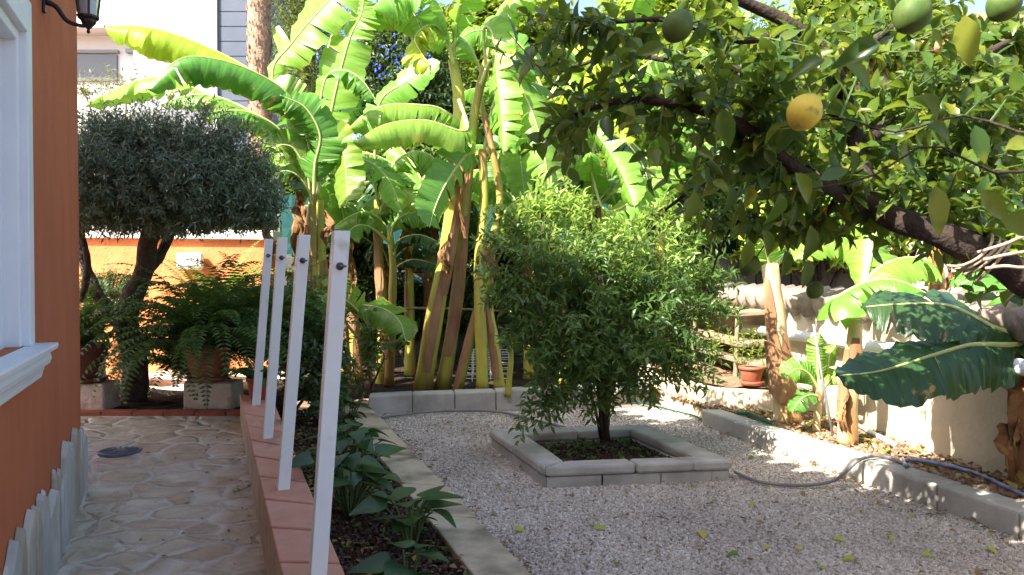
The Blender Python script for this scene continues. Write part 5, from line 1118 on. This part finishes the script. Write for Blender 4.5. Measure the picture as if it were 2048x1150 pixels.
# large near leaves
near = [((1445, 215, 2.3), (.2, .1, -1), .13), ((1650, 120, 2.35), (-.9, 0, -.3), .12), ((1590, 345, 2.2), (.5, .1, -.7), .11), ((1560, 385, 2.2), (-.2, 0, -1), .10), ((1640, 360, 2.25), (.9, 0, .4), .10), ((1870, 370, 2.1), (.2, .1, -1), .15), ((1960, 380, 2.2), (.6, 0, -.6), .13), ((1950, 250, 2.2), (.3, 0, -1), .12), ((1850, 255, 2.2), (.8, 0, -.2), .11), ((1500, 480, 2.6), (-.2, 0, -1), .10), ((1620, 450, 2.5), (0, 0, -1), .13), ((1390, 380, 2.6), (-.2, 0, -1), .12), ((1460, 370, 2.5), (0, 0, -1), .10), ((1930, 30, 2.0), (.1, 0, -1), .14), ((1760, 85, 2.2), (-.7, 0, -.3), .14), ((1690, 130, 2.3), (.8, 0, -.5), .12), ((1330, 90, 2.4), (-.8, 0, -.2), .10), ((2000, 440, 2.1), (.9, 0, -.1), .16), ((1700, 300, 2.4), (.3, 0, -1), .09), ((1840, 190, 2.2), (.7, 0, -.6), .10), ((2010, 300, 2.2), (.6, 0, .2), .12), ((1525, 460, 2.6), (.4, 0, -.9), .10), ((1570, 500, 2.7), (.1, 0, -1), .10), ((1620, 520, 2.8), (-.2, 0, -1), .11)]
for (p, d, L) in near: lv.add(U(*p), d, (random.uniform(-.7, .7), -1, random.uniform(-.2, .8)), L * .9, L * .44)
fo = lv.build('foliage', l_lemon, lt, 'ovate'); tw.build('twigs', m_twig, lt)
def fruit(px, py, d, r, mat, lab, k=1.06):
    c = U(px, py, d); mb = MB(); ax = Vector((.5, -.2, .8)).normalized(); n = 16; prof = []
    for i in range(n + 1): a = math.pi * i / n; prof.append((max(.0005, r * math.sin(a)), -r * k * math.cos(a) * (1 + .10 * abs(math.cos(a)) ** 8)))
    mb.lathe(c, prof, 24, ax); o = mb.build('lemon', mat, lt, True); o['label'] = lab
    MB().tube([c + ax * r * k, c + ax * (r * k + .05)], .003, 5).build('fruit_stalk', m_twig, o)
fruit(1609, 224, 2.4, .050, m_lemon, 'ripe yellow lemon with brown scuffs'); fruit(1355, 52, 2.5, .046, m_lemong, 'unripe green lemon at the top edge'); fruit(1825, 28, 2.3, .05, m_lemong, 'large unripe green lemon near the top'); fruit(2008, 8, 2.3, .045, m_lemong, 'dark green lemon at top right corner'); fruit(1500, 532, 3.1, .038, m_lemong, 'small green lemon below the branch'); fruit(1630, 580, 3.2, .032, m_lemong, 'small green lemon hanging low')
rp = MB(); bb = U(1960, 505, 2.8)
for k in range(4):
    c = U(1935 + k * 17, 497 + k * 9, 2.8); ax = (U(2048, 556, 2.8) - U(1900, 480, 2.8)).normalized(); u = ax.orthogonal().normalized(); v = ax.cross(u); ph = k * .6
    rp.tube([c + (u * math.cos(a) + v * math.sin(a)) * .078 + ax * (.03 * math.sin(a + ph)) for a in np.linspace(0, 6.28, 22)], .0055, 6, False)
for k in range(3): rp.tube(spline([U(1955 + k * 8, 505 + k * 16, 2.70), U(2010, 488 + k * 22, 2.66), U(2060, 470 + k * 32, 2.66), U(2200, 450 + k * 30, 2.7)], 14), .0055, 6)
tag(rp.build('tie_rope', m_rope, None, True, loc=bb), 'frayed brown rope wound round the lemon branch', 'rope')

# ---- background trees
BG = 'trees beyond the garden walls'
pm = thing('palm_tree', (X(525, 12), 12, 0), 'palm with rough pinkish trunk beside the grey building corner', 'tree', BG)
mb = MB(); S = [Vector((X(527 - i * .9, 12), 12, -.3 + i * .8)) for i in range(12)]
mb.tube(S, [.155 + .012 * math.sin(i * 2.2) for i in range(12)], 14); mb.build('trunk', m_palm, pm, True)
lv = Leaves()
for i in range(900):
    k = random.uniform(0, 8); p = S[int(k)].lerp(S[int(k) + 1], k % 1); a = random.uniform(0, 6.28); h = Vector((math.cos(a), math.sin(a), 0)); lv.add(p + h * .15, h * .5 + Vector((0, 0, .9)), h, .10, .045)
lv.build('frond_bases', leafmat('palm_husk', [(.46, .30, .22), (.30, .19, .13), (.55, .40, .30)], .05, .9), pm, 'lance')
lv = Leaves()
for k in range(26):
    a = k * 2.4; e = random.uniform(.1, 1.3); h = Vector((math.cos(a), math.sin(a), 0)); p = S[-1].copy(); Sx = []
    for i in range(14): Sx.append(p.copy()); p = p + (h * math.cos(e) + Vector((0, 0, math.sin(e)))) * .17; e -= .12
    for i in range(2, 14):
        T = (Sx[i] - Sx[i - 1]).normalized(); sd_ = T.cross(Vector((0, 0, 1))).normalized()
        for s_ in (-1, 1):
            for j in range(2): lv.add(Sx[i] + T * .08 * j, sd_ * s_ + T * .6 - Vector((0, 0, .2)), sd_.cross(T), .45, .03)
lv.build('crown', l_mid, pm, 'simple')
def bt(px, py, d, rx, ry, rz, n, L, W, mat, label, base_z=0., **kw):
    c = U(px, py, d); return blob_tree(kw.pop('name', 'garden_tree'), (c.x, c.y, base_z), [((c.x + dx * rx, c.y, c.z + dz * rz), (rx * s_, ry * s_, rz * s_)) for dx, dz, s_ in kw.pop('bl', [(0, 0, .8), (-.45, -.25, .6), (.45, -.2, .6), (.1, .45, .55), (-.2, .3, .5)])], n, L, W, mat, label, 'tree', BG, **kw)
bt(620, 60, 13, 1.0, .7, 2.6, 2600, .10, .012, l_conif, 'feathery yellow green conifer beside the palm trunk', name='conifer_tree', nl=12, kind='simple', trunk_r=.09, sag=-.05, bl=[(0, -.55, .62), (0, 0, .75), (.05, .5, .65), (-.2, .9, .5)])
t = bt(800, 140, 11.5, 1.0, .7, 1.25, 1500, .09, .03, l_darkf, 'dark leafy tree dotted with blue flowers behind the bananas', name='flowering_tree', nl=10)
lv = Leaves()
for i in range(80):
    p = U(random.gauss(795, 38), random.gauss(115, 26), 10.9 + random.uniform(-.2, .3))
    for k in range(4): lv.add(p, rvec(), rvec(), .028, .024)
lv.build('flowers', l_blue, t, 'simple')
bt(1480, 220, 11, 1.9, 1, 1.6, 1500, .15, .075, l_bright, 'bright sunlit tree behind the middle of the lemon branches', nl=9, kind='ovate')
bt(1800, 330, 10.5, 1.5, 1, 1.3, 1300, .13, .065, l_mid, 'mid green leafy tree beyond the right wall', nl=9, kind='ovate')
bt(2060, 380, 9, 1.2, .8, 1.3, 1000, .12, .06, l_bright, 'sunlit leafy tree at the far right edge beyond the wall', nl=9, kind='ovate')
bt(1330, 150, 13, 1.8, 1, 2.2, 1500, .16, .07, l_bright, 'tall light green tree under the open patch of sky', nl=9, kind='ovate')
bt(1720, 60, 15, 2.2, 1, 1.3, 1100, .16, .08, l_bright, 'distant light green treetop left of the pink house', nl=9, kind='ovate')
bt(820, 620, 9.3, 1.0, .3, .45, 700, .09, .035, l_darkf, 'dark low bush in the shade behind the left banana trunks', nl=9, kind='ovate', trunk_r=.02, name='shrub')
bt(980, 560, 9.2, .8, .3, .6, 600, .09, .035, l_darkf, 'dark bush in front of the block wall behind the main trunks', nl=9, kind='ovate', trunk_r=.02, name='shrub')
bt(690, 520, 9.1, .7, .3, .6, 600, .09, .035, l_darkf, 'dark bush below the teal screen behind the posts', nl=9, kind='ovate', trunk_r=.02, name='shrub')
bt(1400, 380, 9.8, .9, .6, .8, 700, .10, .04, l_mid, 'mid green tree behind the mandarin tree and tiled coping', nl=9, kind='ovate')
bt(1640, 440, 9.5, 1.1, .7, .75, 800, .11, .055, l_bright, 'low sunlit tree just behind the tiled wall coping', nl=9, kind='ovate')
bt(1010, 120, 13, 1.6, 1, 2.0, 1300, .15, .07, l_bright, 'light green tree towering behind the banana clump', nl=9, kind='ovate')
bt(730, 400, 11.2, 1.5, .6, 1.0, 1000, .10, .04, l_mid, 'dark green hedge tree above the teal screen', nl=9, kind='ovate')
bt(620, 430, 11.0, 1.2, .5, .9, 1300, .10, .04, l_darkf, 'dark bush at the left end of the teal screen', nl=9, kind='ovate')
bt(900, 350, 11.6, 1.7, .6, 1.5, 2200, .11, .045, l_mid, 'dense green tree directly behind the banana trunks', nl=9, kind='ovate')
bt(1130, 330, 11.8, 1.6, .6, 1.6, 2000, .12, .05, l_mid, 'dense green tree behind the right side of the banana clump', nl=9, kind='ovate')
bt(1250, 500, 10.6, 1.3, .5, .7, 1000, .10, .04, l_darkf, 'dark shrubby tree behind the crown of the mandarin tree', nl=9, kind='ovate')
# small dry shrub by the white building
c = U(240, 170, 11); blob_tree('pruned_shrub', (c.x, c.y, 0), [((c.x + .1, c.y, c.z), (.6, .4, .32)), ((c.x - .5, c.y, c.z), (.4, .3, .3))], 130, .06, .02, l_mid, 'thin pruned shrub with reddish twigs in front of the white building', 'shrub', nl=5, bark=m_palm, trunk_r=.04)
